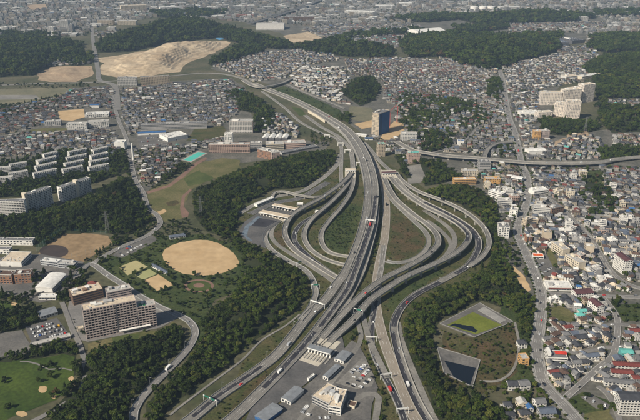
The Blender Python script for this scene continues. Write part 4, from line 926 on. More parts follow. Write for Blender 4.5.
for lb, p0, p1, rf in [('long red-roofed terrace right of the side street, lower one', (611, 377), (633, 378.5), 'red'), ('long red-roofed terrace right of the side street, upper one', (613, 369.5), (643, 371.5), 'red'),
                       ('long grey roofed terrace below the red terraces', (604, 386), (634, 389), 'grey'), ('red-roofed row at right edge near the grassy slope', (630, 336), (654, 336), 'red')]:
    building('terrace_row', lb, 'terrace', p0, p1, 8, 2, 'pale', rf, 'grid', 'blank', 2.8, 4, **SH)
building('teal_workshop', 'teal roofed workshop beside the side street bend', 'workshop', (621, 358), (633, 358.5), 10, 2, 'aqua', 'teal', 'strip', 'blank', 3.2, **SH)
building('pink_shop', 'pinkish tall shop house left of the avenue beside the white apartments', 'shop', (526, 243), (532, 243), 10, 3, 'brick', 'pale', 'grid', 'blank', 3.2)
building('avenue_block', 'orange apartment block left of a pair above the town viaduct', 'apartment block', (533.5, 140.5), (540, 140.5), 14, 7, 'orange', 'pale', 'grid', 'grid', 3)
building('avenue_block', 'grey brown apartment block right of a pair above the town viaduct', 'apartment block', (541, 140), (549, 139.5), 14, 7, 'mauve', 'pale', 'balcony', 'grid', 3)
building('market_hall', 'white and pale blue roofed hall above the town viaduct', 'hall', (529, 155), (546, 154), 22, 2, 'white', 'white', 'blank', 'blank', 4, roofkind='curve', rise=2.5)
building('market_hall', 'white flat store beside the avenue above the flats turnoff', 'hall', (520, 116), (537, 116), 26, 2, 'white', 'white', 'blank', 'blank', 4, units=2)
building('market_hall', 'white flat store below the avenue crossing', 'hall', (534, 196), (548, 194), 18, 2, 'white', 'white', 'strip', 'blank', 4, units=2)
building('market_hall', 'white roofed oval store inside the avenue crossing bend', 'hall', (511, 181), (521, 183), 16, 2, 'white', 'white', 'strip', 'blank', 3.6, roofkind='curve', rise=2)
building('store_row', 'white two-storey shop row left of the avenue at wood edge', 'shop', (488, 196), (501, 200), 14, 3, 'white', 'white', 'strip', 'grid', 3.4, units=2)
building('store_row', 'pale shop row between right wood and avenue', 'shop', (497, 206), (512, 207), 14, 3, 'pale', 'pale', 'strip', 'grid', 3.4, units=2)
building('store_row', 'white shop house right of the pale shop row', 'shop', (509, 217), (517, 218), 13, 4, 'white', 'pale', 'grid', 'grid', 3.2, units=1)
building('grey_tower', 'square grey tower office under the town viaduct loop', 'office', (479, 172), (490, 172), 20, 6, 'grey', 'grey', 'strip', 'strip', 3.3)
building('tan_school', 'cream two-storey block above the orange-tan block', 'school', (462, 176), (478, 176), 14, 3, 'cream', 'pale', 'grid', 'grid', 3.3)
building('tan_school', 'tan block right of the orange-tan block', 'school', (485, 184), (500, 184), 14, 3, 'orange', 'pale', 'grid', 'grid', 3.3)
building('blue_front_store', 'small white store with blue front above the town viaduct', 'store', (458, 145.5), (464, 145.5), 12, 3, 'white', 'blue', 'blank', 'blank', 3.4)
building('grass_edge_house', 'grey double house below the pond park beside the path', 'house', (508, 391), (518, 391), 10, 2, 'pale', 'charcoal', 'grid', 'grid', 3, roofkind='gable', rise=2.4)
building('grass_edge_house', 'grey-roofed house right of the grey double house', 'house', (520, 391), (530, 390), 10, 2, 'pale', 'grey', 'grid', 'grid', 3, roofkind='gable', rise=2.4)
building('south_house', 'white house left of a bottom-edge row near the avenue', 'house', (519, 409), (527, 408), 9, 2, 'cream', 'pale', 'grid', 'grid', 3, roofkind='gable', rise=2.2)
building('south_house', 'white gabled house right of a bottom-edge row near the avenue', 'house', (536, 409), (546, 408), 9, 2, 'white', 'grey', 'grid', 'grid', 3, roofkind='gable', rise=2.6)
building('south_house', 'small house with bright blue roof at the bottom edge', 'house', (527, 414), (533, 414), 7, 2, 'pale', 'blue', 'grid', 'grid', 3, roofkind='gable', rise=2)
building('south_house', 'grey roofed house at bottom edge behind the dark road wall', 'house', (540, 419), (556, 418), 10, 2, 'grey', 'slate', 'grid', 'grid', 3, roofkind='gable', rise=2.4)
# far buildings
far = [((60, 31), (69, 31), 30, 15, 'pale', 'grey'), ((70, 32), (73, 32), 24, 11, 'grey', 'grey'), ((47, 33), (54, 33), 30, 8, 'pale', 'pale'), ((20, 39), (55, 38), 30, 3, 'pale', 'white'),
       ((98, 25), (113, 25), 40, 7, 'beige', 'grey'), ((118, 25), (136, 25), 40, 6, 'cream', 'pale'), ((121, 11), (147, 10), 40, 9, 'cream', 'cream'), ((107, 31), (115, 31), 30, 5, 'pale', 'pale'),
       ((284, 21), (314, 21), 40, 6, 'brown', 'grey'), ((344, 14), (374, 15), 60, 5, 'white', 'white'), ((376, 8), (395, 8), 60, 4, 'white', 'white'), ((400, 6), (412, 6), 60, 5, 'white', 'white'),
       ((236, 17), (258, 17), 50, 3, 'brick', 'red'), ((500, 9), (520, 9), 60, 4, 'pale', 'white'), ((555, 20), (575, 20), 40, 7, 'cream', 'pale'), ((577, 21), (588, 21), 40, 6, 'pale', 'pale'),
       ((410, 35), (425, 33), 40, 3, 'white', 'white'), ((556, 46), (569, 46), 90, 4, 'dark', 'slate'), ((572, 44), (585, 43), 90, 4, 'dark', 'charcoal'), ((566, 80), (578, 79), 30, 3, 'pale', 'cream'),
       ((582, 80), (600, 77), 26, 3, 'cream', 'white'), ((230, 8), (255, 7), 40, 3, 'pale', 'white'), ((75, 10), (90, 10), 40, 3, 'pale', 'white'), ((160, 9), (185, 8), 40, 3, 'white', 'white')]
for i, (p0, p1, dp, fl, wl, rf) in enumerate(sorted(far, key=lambda t: t[0][0])):
    building('far_block', '%sfar %s block with %s roof, counting from left along the distance' % (nth1(i), wl, rf), 'building', p0, p1, dp, fl, wl, rf, 'strip' if fl < 5 else 'balcony', 'blank', 3.3, 8, units=1, group='larger blocks of the far city', door=False)
building('arena', 'white arched-roof arena beyond the ridge of trees', 'arena', (256, 30), (284, 30), 110, 1, 'pale', 'pale', 'strip', 'blank', 5, roofkind='curve', rise=22)
building('stadium', 'white arched stadium roof far right of centre', 'stadium', (420, 37), (447, 35), 120, 2, 'white', 'white', 'strip', 'blank', 5, roofkind='curve', rise=16)
for i, u in enumerate([474, 483, 491]):
    root = empty('storage_tank', G(u, 10)); tag(root, '%swhite round tank from the left near the top edge' % nth1(i), 'tank', 'white tanks at the top edge')
    b = MB(); b.tube((0, 0, 0), (0, 0, 22), 24, 24); b.build('shell', 'wall_white', root); b = MB(); b.tube((0, 0, 22), (0, 0, 26), 24, 24, r2=4); b.build('roof', 'roof_white', root)
# ------------------------------------------------------------------ ponds, canal, quarry benches
def ring_pond(name, outer, inner, surf, z, label_wall):
    po = [Vector(G(*p)) for p in outer]; pi_ = [Vector(G(*p)) for p in inner]
    b = MB(); n = len(po)
    top = 1.6
    for i in range(n):
        j = (i + 1) % n
        b.poly([po[i] + Vector((0, 0, -.2)), po[j] + Vector((0, 0, -.2)), po[j] + Vector((0, 0, top)), po[i] + Vector((0, 0, top))])
        b.poly([po[i] + Vector((0, 0, top)), po[j] + Vector((0, 0, top)), pi_[j] + Vector((0, 0, z + .1)), pi_[i] + Vector((0, 0, z + .1))])
    root = empty(name, po[0]); tag(root, label_wall, 'reservoir')
    b.v = [(x - po[0].x, y - po[0].y, q) for x, y, q in b.v]; b.build('bank', 'lot', root)
    w_ = MB(); w_.sheet([(p.x - po[0].x, p.y - po[0].y) for p in pi_], z + .16); w_.build('surface', surf, root)
    # coping slabs along the rim, parts of their own
    for i in range(n):
        a, c = po[i], po[(i + 1) % n]; d = c - a; L = d.length; k = max(1, int(L / 9)); rz = math.atan2(d.y, d.x)
        for j in range(k):
            q = a + d * (j / k) - po[0]; s_ = MB(); s_.box(.08, L / k - .08, -.45, .45, top - .05, top + .25); s_.build('coping_slab', 'concrete_dull', root, loc=(q.x, q.y, 0), rz=rz)
    mask_world([(p.x, p.y) for p in po])
    return root
r = ring_pond('algae_pond', [(440, 324.5), (480, 304), (513, 322.5), (474.5, 338)], [(447, 325.5), (473, 312.5), (502, 325.5), (475.5, 335)], 'algae', .6, 'square concrete pond with bright green algae surface in the right wood')
o0 = Vector(r.location)
b = MB(); P = [Vector(G(*p)) - o0 for p in [(478, 311), (484, 307.5), (506, 321), (500.5, 324)]]; b.prism([(p.x, p.y) for p in P], .9, 1.5); b.build('settling_bed', 'concrete_dull', r)
b = MB(); P = [Vector(G(*p)) - o0 for p in [(449.5, 325.8), (455, 324), (470, 326.5), (478, 331), (476, 333.6)]]; b.sheet(jag([(p.x, p.y) for p in P], .8, 3), .80); b.build('pond_shadow', 'water', r)  # dark sheet paints the shadow lying on the lower left of the algae
ring_pond('dark_pond', [(437, 348), (480, 361), (472.5, 388), (444, 374)], [(444, 361), (476, 368.5), (470, 386), (454, 378)], 'water', .6, 'dark water reservoir with grey concrete banks in dry grass')
canal = [(583, 229), (588.5, 237), (597, 252), (604, 267), (614, 279), (617.5, 279), (609, 267), (600.5, 252), (592, 237), (586, 229)]
b = MB(); b.sheet([G(u - 2.5, v)[:2] for u, v in canal], .5); b.build('canal', 'water', kind='structure'); mask_world([G(u - 2.5, v)[:2] for u, v in canal])
for s_, nm in ((0, 'left'), (1, 'right')):
    q = [(583, 229), (588.5, 237), (597, 252), (604, 267), (614, 279)] if s_ == 0 else [(586.5, 229), (592.5, 237), (601, 252), (609.5, 267), (618, 279)]
    R_ = Road('cw', [G(u - 2.5, v) for u, v in q]); b = MB(); rail(b, R_, 0, .6, 1.4); o = b.build('canal_wall', 'concrete'); tag(o, 'concrete %s-hand wall of the dark canal in the right town' % nm, 'wall')
for i, (u, v) in enumerate([(591.5, 246), (598, 258), (606, 272)]):
    root = empty('canal_bridge', G(u, v, 0), -.15); tag(root, '%ssmall footbridge over the dark canal, counting from the far end' % nth1(i), 'bridge')
    part_box(root, 'deck', 'concrete', -7, 7, -2, 2, 1.5, 2.0); part_box(root, 'railing', 'metal', -7, 7, -1.95, -1.85, 2.0, 3.0); part_box(root, 'railing', 'metal', -7, 7, 1.85, 1.95, 2.0, 3.0)
from mathutils import noise as mnoise
def quarry(poly, step, h, name, m, lean=.5):
    P = [G(u, v)[:2] for u, v in poly]; xs = [p[0] for p in P]; ys = [p[1] for p in P]
    X, Y = np.meshgrid(np.arange(min(xs), max(xs) + step, step), np.arange(min(ys), max(ys) + step, step)); ins = pip(P, X, Y); d = edge_dist(P, X, Y)
    b = MB(); idx = {}
    def z(j, i):
        x, y = X[j, i], Y[j, i]; t = min(1, d[j, i] / 90); t = t * t * (3 - 2 * t)
        q = (mnoise.fractal(Vector((x / 260, y / 320, 3.1)), 1.0, 2.0, 4) * .9 + .35 + lean * (y - min(ys)) / (max(ys) - min(ys))) * h * t
        q = max(q, 0); bh = 5.5; k = math.floor(q / bh); f = q / bh - k; f = f * .25 if f < .5 else .125 + (f - .5) * 1.75
        return .6 + (k + f) * bh + mnoise.noise(Vector((x / 30, y / 30, 0))) * .8
    for j in range(X.shape[0] - 1):
        for i in range(X.shape[1] - 1):
            if ins[j, i] and ins[j + 1, i] and ins[j, i + 1] and ins[j + 1, i + 1]:
                q = []
                for jj, ii in ((j, i), (j, i + 1), (j + 1, i + 1), (j + 1, i)):
                    if (jj, ii) not in idx: idx[(jj, ii)] = len(b.v); b.v.append((X[jj, ii], Y[jj, ii], z(jj, ii)))
                    q.append(idx[(jj, ii)])
                b.f.append(tuple(q)); b.m.append(0)
    b.build(name, m, kind='structure')
quarry([(100, 70), (108, 60), (128, 55), (160, 49), (190, 45), (216, 42), (225, 42), (227, 45), (213, 53), (188, 61), (178, 71), (150, 75), (120, 77)], 6, 32, 'quarry_terraces', 'quarry')
quarry([(38, 75), (50, 68), (70, 67), (91, 67), (91, 75), (76, 81), (50, 81)], 7, 18, 'bare_terraces', 'bare_earth')

# ------------------------------------------------------------------ houses
ROOFW = [('charcoal', .33), ('grey', .2), ('slate', .11), ('brown', .16), ('red', .025), ('blue', .012), ('white', .06), ('pale', .10), ('teal', .006), ('cream', .018)]
RN = [a for a, _ in ROOFW]; RP = np.array([b for _, b in ROOFW]); RP /= RP.sum()
WN = ['white', 'pale', 'cream', 'beige', 'grey', 'pink']; WP = [.2, .28, .18, .14, .16, .04]
SWHITE = {'charcoal': 'charcoal', 'grey': 'mid grey', 'slate': 'slate blue', 'brown': 'brown', 'red': 'dark red', 'blue': 'bright blue', 'white': 'white', 'pale': 'pale grey', 'teal': 'teal', 'cream': 'cream'}
HOUSES = []
def fill(poly, theta, lot=(12.5, 13), size=(8.6, 7.6), drop=.05, street=5, white=0.0, rp=None, wave=0.0):
    P = [G(u, v)[:2] for u, v in ext(poly)]
    c = np.mean(P, axis=0); R = max(math.hypot(p[0] - c[0], p[1] - c[1]) for p in P)
    t = np.array([math.cos(theta), math.sin(theta)]); n = np.array([-t[1], t[0]])
    y = -R; j = 0; xs = []
    while y < R:
        x = -R + random.uniform(0, lot[0]); k = 0
        while x < R:
            wv = wave * math.sin(x / 90.0 + y / 200)
            q = c + t * (x + random.uniform(-.8, .8)) + n * (y + wv + random.uniform(-.7, .7))
            if random.random() > drop: xs.append((q[0], q[1], theta + wave / 90 * math.cos(x / 90.0 + y / 200) + random.gauss(0, .03) + (math.pi / 2 if random.random() < .3 else 0)))
            x += lot[0] * random.choice([.95, 1, 1, 1.1, 1.25]); k += 1
            if k % 9 == 0: x += street
        j += 1; y += lot[1] + (street if j % 2 == 0 else 0)
    if not xs: return
    A_ = np.array(xs); ins = pip(P, A_[:, 0], A_[:, 1]); A_ = A_[ins]
    bad = masked(A_[:, 0], A_[:, 1])
    for dx, dy in ((4, 0), (-4, 0), (0, 4), (0, -4)): bad |= masked(A_[:, 0] + dx, A_[:, 1] + dy)
    A_ = A_[~bad]; n0 = len(HOUSES)
    for x, y, r in A_:
        rc = 'white' if random.random() < white else RN[rng.choice(len(RN), p=RP if rp is None else rp)]
        wd = size[0] * random.choice([.75, .85, .95, 1, 1.1, 1.25, 1.4]); dp = size[1] * random.uniform(.8, 1.2)
        fl = 2 if random.random() < .85 else random.choice([1, 3])
        rt = 'flat' if rc in ('white', 'pale', 'cream') and random.random() < .65 else ('hip' if random.random() < .45 else 'gable')
        HOUSES.append(dict(x=x, y=y, r=r, w=wd, d=dp, h=2.8 * fl + .4, roof=rt, rc=rc, wc=WN[rng.choice(6, p=WP)], big=size[0] > 14))
    for h in HOUSES[n0:]:
        c, s_ = math.cos(h['r']), math.sin(h['r']); a, d = h['w'] / 2 + .3, h['d'] / 2 + .3
        mask_world([(h['x'] + c * p - s_ * q, h['y'] + s_ * p + c * q) for p, q in ((-a, -d), (a, -d), (a, d), (-a, d))], 2)
    return A_
redrp = RP * np.array([1, 1, 1, 2.2, 2.4, 1, 1, 1, 1, 1]); redrp /= redrp.sum()
RES = []
def region(poly, *a, **k):
    RES.append(poly); fill(poly, *a, **k)
region([(0, 124), (50, 100), (74, 90), (112, 88), (116, 96), (118, 118), (110, 120), (108, 108), (84, 108), (58, 110), (56, 122), (30, 128), (0, 150)], .35, rp=redrp)
region([(118, 90), (172, 85), (230, 80), (243, 92), (238, 112), (222, 126), (206, 123), (142, 124), (128, 140), (120, 118)], .1, wave=14)
region([(0, 151), (32, 132), (66, 132), (110, 129), (122, 150), (112, 156), (92, 150), (64, 152), (36, 155), (0, 164)], .15)
region([(128, 146), (134, 150), (168, 147), (190, 146), (200, 150), (180, 158), (176, 172), (160, 180), (148, 188), (140, 182), (134, 166)], .2, white=.15)
region([(190, 142), (206, 142), (228, 136), (230, 146), (208, 150), (196, 148)], .1)
region([(213, 66), (262, 53), (320, 48), (340, 60), (300, 66), (284, 78), (254, 82), (236, 75)], -.2, wave=10, lot=(13, 13.5))
region([(286, 82), (303, 66), (345, 68), (350, 80), (342, 92), (345, 102), (352, 106), (334, 103), (306, 91)], -.45, lot=(15, 17), size=(13, 8), white=.45)
region([(345, 60), (395, 58), (430, 60), (470, 66), (492, 76), (498, 86), (470, 94), (432, 98), (402, 106), (384, 102), (383, 84), (374, 76), (352, 77)], .25, wave=16, rp=redrp)
region([(300, 42), (330, 40), (300, 30), (340, 24), (420, 26), (424, 36), (404, 44), (396, 48), (330, 43)], .1, lot=(16, 17), size=(11, 9.5))
region([(398, 128), (396, 108), (430, 99), (470, 96), (502, 86), (506, 112), (512, 132), (517, 148), (516, 157), (462, 154), (424, 149), (404, 140)], -.15, drop=.16, wave=8)
region([(508, 84), (500, 68), (520, 62), (560, 54), (582, 62), (590, 80), (560, 86), (540, 90), (540, 116), (532, 128), (520, 128), (512, 112)], .3, drop=.12, white=.15, wave=8)
region([(520, 130), (536, 128), (550, 140), (556, 160), (524, 160)], .1, drop=.1, white=.1)
region([(550, 152), (572, 137), (592, 135), (604, 144), (598, 158), (560, 161)], -.75, drop=.03, size=(9.5, 8))
region([(612, 136), (640, 131), (640, 150), (614, 146)], -.5, drop=.05)
region([(606, 102), (614, 100), (640, 104), (640, 114), (612, 106)], -.5, drop=.04)
region([(470, 163), (520, 167), (524, 186), (520, 210), (512, 228), (509, 228), (498, 205), (484, 188)], .1, drop=.08, white=.2)
region([(532, 168), (640, 167), (640, 290), (628, 281), (612, 262), (600, 244), (585, 226), (560, 202), (532, 184)], -.3, lot=(12, 11.8), size=(9, 7.8), drop=.05, wave=6)
region([(527, 216), (532, 192), (552, 204), (574, 224), (590, 244), (604, 268), (628, 288), (640, 292), (560, 290), (546, 284), (536, 262), (526, 240)], -.2, drop=.08, white=.1, wave=5)
region([(546, 300), (600, 299), (612, 316), (612, 338), (606, 352), (590, 368), (572, 384), (560, 396), (548, 382), (544, 360), (546, 330)], .12, lot=(10.2, 9.9), street=3.2, size=(8.4, 7.3), drop=.05, wave=5)
region([(620, 322), (640, 300), (640, 410), (618, 400), (602, 386), (590, 382), (604, 368), (616, 352)], .05, lot=(10.2, 9.9), street=3.2, size=(8.4, 7.3), drop=.05)
region([(500, 396), (540, 392), (556, 404), (568, 420), (505, 420)], .1, lot=(15, 15), drop=.35)
region([(0, 0), (640, 0), (640, 30), (612, 30), (600, 18), (450, 14), (400, 26), (330, 30), (300, 26), (240, 22), (222, 20), (160, 17), (95, 28), (95, 36), (45, 38), (0, 40)], .15, lot=(34, 38), size=(22, 16), drop=.12, street=16)
region([(40, 62), (70, 56), (90, 58), (92, 64), (70, 65), (44, 68)], .2, lot=(18, 18), size=(12, 9), white=.2)
region([(555, 30), (640, 30), (640, 42), (600, 46), (586, 46), (588, 34), (556, 32)], .15, lot=(26, 26), size=(15, 11), drop=.2)
region([(372, 136), (400, 140), (420, 150), (418, 160), (404, 166), (400, 156), (386, 150)], .2, drop=.3, white=.3)

region([(262, 121), (280, 114), (300, 130), (297, 139), (288, 133), (262, 135)], -.5, drop=.04)
region([(505, 24), (606, 22), (600, 32), (556, 32), (510, 36)], .1, lot=(18, 19), size=(12, 9), rp=redrp)
region([(556, 48), (590, 46), (600, 56), (584, 64), (560, 54)], .2, lot=(16, 16), size=(11, 9), drop=.15)
region([(92, 31), (100, 31), (118, 30), (112, 35), (96, 40)], .2, lot=(22, 22), size=(14, 10), drop=.2)
region([(440, 58), (470, 62), (500, 70), (505, 76), (480, 70), (445, 62)], .2, lot=(13, 13))
region([(541, 297), (546, 297), (548, 330), (546, 370), (541, 366), (540, 330)], .1, lot=(10, 10), drop=.1)
for th in (.6, -.15, .3):
    for poly in ([(546, 300), (600, 299), (612, 316), (612, 338), (606, 352), (590, 368), (572, 384), (560, 396), (548, 382), (544, 360), (546, 330)], [(620, 322), (640, 300), (640, 410), (618, 400), (602, 386), (590, 382), (604, 368), (616, 352)],
                 [(527, 216), (532, 192), (552, 204), (574, 224), (590, 244), (604, 268), (628, 288), (640, 292), (560, 290), (546, 284), (536, 262), (526, 240)], [(532, 168), (640, 167), (640, 290), (628, 281), (612, 262), (600, 244), (585, 226), (560, 202), (532, 184)]):
        fill(poly, th, lot=(8.4, 8.2), size=(6.8, 6.0), drop=.12, street=0)
for h in HOUSES: h['u'], h['v'] = PX(h['x'], h['y'], 0)
vis = [h for h in HOUSES if 3 < h['u'] < 637 and h['v'] < 417]
vis.sort(key=lambda h: -h['v'])
MIDS = [h for h in vis if 165 < h['v'] < 300 and h['u'] > 485 and not h['big'] and random.random() < .05][:34]
mset = set(id(h) for h in MIDS); vis = [h for h in vis if id(h) not in mset]; HOUSES = [h for h in HOUSES if id(h) not in mset]
NEAR = vis[:285]; nid = set(id(h) for h in NEAR)
REST = [h for h in HOUSES if id(h) not in nid]
for h in HOUSES:
    c, s_ = math.cos(h['r']), math.sin(h['r']); a, d = h['w'] / 2 + .5, h['d'] / 2 + .5
    mask_world([(h['x'] + c * p - s_ * q, h['y'] + s_ * p + c * q) for p, q in ((-a, -d), (a, -d), (a, d), (-a, d))], 2)
# far and middle-distance houses: too many to pick apart
V, Fc, C = [], [], []
far_m = mat_attr('house_paint')
PADC = [(.30, .28, .25), (.20, .195, .185), (.13, .125, .12), (.36, .33, .28), (.055, .065, .03), (.07, .075, .038), (.17, .14, .10), (.46, .43, .38), (.08, .08, .08), (.05, .06, .028), (.33, .27, .19)]
def add_pad(h, z):
    n = len(V); c, s_ = math.cos(h['r']), math.sin(h['r']); a, d = h['w'] / 2 + random.uniform(.5, 3.6), h['d'] / 2 + random.uniform(.5, 3.6); ox, oy = random.uniform(-1, 1), random.uniform(-1, 1)
    for p, q in ((-a, -d), (a, -d), (a, d), (-a, d)): V.append((h['x'] + c * (p + ox) - s_ * (q + oy), h['y'] + s_ * (p + ox) + c * (q + oy), z))
    Fc.append((n, n + 1, n + 2, n + 3)); C.append(random.choice(PADC))
    if h['v'] > 150:      # garden walls, sheds and stores along the lot edge
        for k in range(random.choice([2, 3, 4, 5])):
            t = random.choice(((-1, 0), (1, 0), (0, -1), (0, 1))); L = random.uniform(1.2, 4.5); w2 = random.choice([.12, .12, .8, 1.3]); hh = 1.2 if w2 < .2 else random.uniform(1.6, 2.6)
            px_, py_ = (t[0] * a, random.uniform(-d, d)) if t[0] else (random.uniform(-a, a), t[1] * d); m_ = len(V)
            for zz in (0, hh):
                for p, q in ((-w2, -L / 2), (w2, -L / 2), (w2, L / 2), (-w2, L / 2)):
                    if t[1]: p, q = -q, p
                    V.append((h['x'] + c * (px_ + p) - s_ * (py_ + q), h['y'] + s_ * (px_ + p) + c * (py_ + q), zz))
            cc = random.choice([(.5, .49, .46), (.36, .34, .31), (.24, .22, .2), (.6, .58, .54), (.12, .1, .09), (.14, .18, .24), (.04, .06, .025)])
            for i in range(4): Fc.append((m_ + i, m_ + (i + 1) % 4, m_ + 4 + (i + 1) % 4, m_ + 4 + i)); C.append(cc)
            Fc.append((m_ + 4, m_ + 5, m_ + 6, m_ + 7)); C.append(cc)
def add_house(h):
    n = len(V); c, s_ = math.cos(h['r']), math.sin(h['r']); a, d, H = h['w'] / 2, h['d'] / 2, h['h']
    big = h['big']
    if big:
        H = random.choice([5, 7, 9, 9, 12, 14, 20])
        if random.random() < .07: a *= random.uniform(1.8, 3); d *= random.uniform(1.5, 2.2); H = 9; h['rc'] = 'white'; h['wc'] = 'white'
    def T(p, q, z): return (h['x'] + c * p - s_ * q, h['y'] + s_ * p + c * q, z)
    kw = random.uniform(.34, .78) * (.85 if h['v'] < 60 else 1); kr = random.uniform(.6, 1.1); wc = [x * kw for x in WALLC[h['wc']]]; rc = [x * kr for x in ROOFC[h['rc']]]
    for z in (0, H):
        for p, q in ((-a, -d), (a, -d), (a, d), (-a, d)): V.append(T(p, q, z))
    for i in range(4): Fc.append((n + i, n + (i + 1) % 4, n + 4 + (i + 1) % 4, n + 4 + i)); C.append(wc)
    if h['roof'] == 'flat' or big:
        Fc.append((n + 4, n + 5, n + 6, n + 7)); C.append(rc)
        if big and random.random() < .6:
            k = len(V); e = a * .3
            for z in (H, H + 3):
                for p, q in ((-e, -e), (e, -e), (e, e), (-e, e)): V.append(T(p, q, z))
            for i in range(4): Fc.append((k + i, k + (i + 1) % 4, k + 4 + (i + 1) % 4, k + 4 + i)); C.append(wc)
            Fc.append((k + 4, k + 5, k + 6, k + 7)); C.append(rc)
    else:
        k = len(V); o = .55; r = h['d'] * .24; e = 0 if h['roof'] == 'gable' else d * .8
        for p, q in ((-a - o, -d - o), (a + o, -d - o), (a + o, d + o), (-a - o, d + o)): V.append(T(p, q, H - .05))
        V.append(T(-a - o + e, 0, H + r)); V.append(T(a + o - e, 0, H + r))
        for f in ((0, 1, 5, 4), (2, 3, 4, 5)): Fc.append(tuple(k + i for i in f)); C.append(rc)
        for f in ((3, 0, 4), (1, 2, 5)): Fc.append(tuple(k + i for i in f)); C.append(wc if e == 0 else rc)
    # window bands and doors as slightly proud dark panes
    if h['v'] > 85 or big:
        dk = (.05, .06, .075); nf = max(1, int(H / 2.9))
        for fl in range(nf):
            zb = fl * 2.9 + 1.0
            for sg, L, off in ((0, a, d), (1, d, a), (2, a, d), (3, d, a)):
                for kx in ((-.5, .45) if not big else (-.7, -.35, 0, .35, .7)):
                    q0, q1 = L * kx - L * (.2 if not big else .13), L * kx + L * (.2 if not big else .13); m_ = len(V)
                    for (q, z) in ((q0, zb), (q1, zb), (q1, zb + 1.3), (q0, zb + 1.3)):
                        if sg == 0: V.append(T(q, -off - .05, z))
                        elif sg == 1: V.append(T(off + .05, q, z))
                        elif sg == 2: V.append(T(-q, off + .05, z))
                        else: V.append(T(-off - .05, -q, z))
                    Fc.append((m_, m_ + 1, m_ + 2, m_ + 3)); C.append(dk)
def flush_houses(name, label):
    me = bpy.data.meshes.new(name); me.from_pydata(V, [], Fc); me.materials.append(far_m)
    at = me.attributes.new('paint', 'FLOAT_COLOR', 'FACE'); arr = np.ones((len(Fc), 4), np.float32); arr[:, :3] = np.clip(np.array(C), 0, 1); at.data.foreach_set('color', arr.ravel())
    me.update(); o = bpy.data.objects.new(name, me); col.objects.link(o); tag(o, label, 'houses', kind='stuff')
for h in REST: add_house(h)
flush_houses('distant_houses', 'mass of small tightly packed houses filling the middle and far distance')
V, Fc, C = [], [], []
for i, h in enumerate(HOUSES + MIDS):
    if h['v'] > 45: add_pad(h, .40 + (i % 40) * .003)
flush_houses('garden_plots', 'patchwork of small yards, low walls and sheds around the houses')
# near houses: one thing each
HM = {}
def house_meshes(k, rt):
    key = (k, rt)
    if key in HM: return HM[key]
    w_, d_, H = [(8.4, 7.4, 6.0), (9.6, 7.2, 6.0), (7.4, 8.0, 6.0), (10.4, 8.2, 6.2), (8.0, 7.0, 3.2), (8.8, 8.0, 8.8)][k]
    a, d = w_ / 2, d_ / 2
    wb = MB(); wb.box(-a, a, -d, d, -.2, H, bottom=False)
    if k in (1, 3): wb.box(a - 3.2, a + .01, -d - 1.8, -d, -.2, H * .5, bottom=False)
    rb = MB()
    if rt == 'flat':
        rb.box(-a - .1, a + .1, -d - .1, d + .1, H, H + .3); rb.box(-a - .1, a + .1, -d - .1, -d + .2, H + .3, H + .9); rb.box(-a - .1, a + .1, d - .2, d + .1, H + .3, H + .9); rb.box(-a * .4, a * .3, 0, d * .7, H + .3, H + 2.2)
    else: rb.gable(-a, a, -d, d, H + .02, d_ * .26, 0, .6, None, .75 if rt == 'hip' else 0)
    if k in (1, 3): rb.box(a - 3.5, a + .3, -d - 2.1, -d - .02, H * .5, H * .5 + .2)
    vb = MB(); nf = int(H / 2.8)
    for fl in range(nf):
        z = fl * 2.8 + 1.0
        for x in (-a * .6, a * .1) if fl == 0 else (-a * .6, 0, a * .6):
            vb.box(x - .75, x + .75, -d - .05, -d, z, z + 1.3); vb.box(x - .75, x + .75, d, d + .05, z, z + 1.3)
        for y in (-d * .5, d * .4): vb.box(-a - .05, -a, y - .6, y + .6, z, z + 1.2); vb.box(a, a + .05, y - .6, y + .6, z, z + 1.2)
    bb = MB()
    if k != 4 and rt != 'flat': bb.box(-a * .8, a * .2, -d - 1.1, -d, 2.9, 3.05); bb.box(-a * .8, a * .2, -d - 1.1, -d - 1.0, 3.05, 3.95)
    db = MB(); db.box(a * .45, a * .45 + 1.0, -d - .06, -d, 0, 2.1)
    HM[key] = (wb.mesh('wall', 'wall_white'), rb.mesh('roof', 'roof_grey'), vb.mesh('windows', 'glass'), bb.mesh('balcony', 'wall_pale') if bb.f else None, db.mesh('door', 'wall_brown'))
    return HM[key]
LAND = [((547, 363), 'the scarlet-roofed diner'), ((556, 316), 'the brown grass lot'), ((562, 300), 'the dark-brown-roofed white blocks'), ((617, 330), 'the side street bend'), ((622, 375), 'the red-roofed terraces'),
        ((560, 393), 'the wide avenue junction'), ((635, 400), 'the bottom right apartment block'), ((560, 292), 'the white-roofed showroom'), ((540, 258), 'the vermilion-roofed shop'), ((552, 258), 'the narrow grass lot'),
        ((580, 268), 'the beige canal apartments'), ((621, 272), 'the tall white canal apartments'), ((597, 252), 'the dark canal'), ((606, 215), 'the wooded town knoll'), ((548, 215), 'the brown office'), ((503, 238), 'the wood-edge white apartments'),
        ((530, 410), 'the bottom blue-roofed house'), ((580, 345), 'the street right of the diner'), ((630, 318), 'the right-edge green slope'), ((600, 395), 'the small lower car park'), ((640, 255), 'the far right canal bank'), ((575, 185), 'the town meadow')]
bins = {}
for h in NEAR:
    L = min(LAND, key=lambda l: math.dist(G(*l[0])[:2], (h['x'], h['y']))); dd = math.dist(G(*L[0])[:2], (h['x'], h['y']))
    bins.setdefault((L[1], h['rc'], h['roof']), []).append((dd, h))
mb = {}
for h in MIDS:
    h['wl'] = random.choice(['white', 'white', 'pale', 'cream', 'beige', 'grey', 'pink']); h['fl'] = random.choice([3, 3, 4, 4, 5]); L = min(LAND, key=lambda l: math.dist(G(*l[0])[:2], (h['x'], h['y'])))
    mb.setdefault((L[1], h['wl'], h['fl']), []).append((math.dist(G(*L[0])[:2], (h['x'], h['y'])), h))
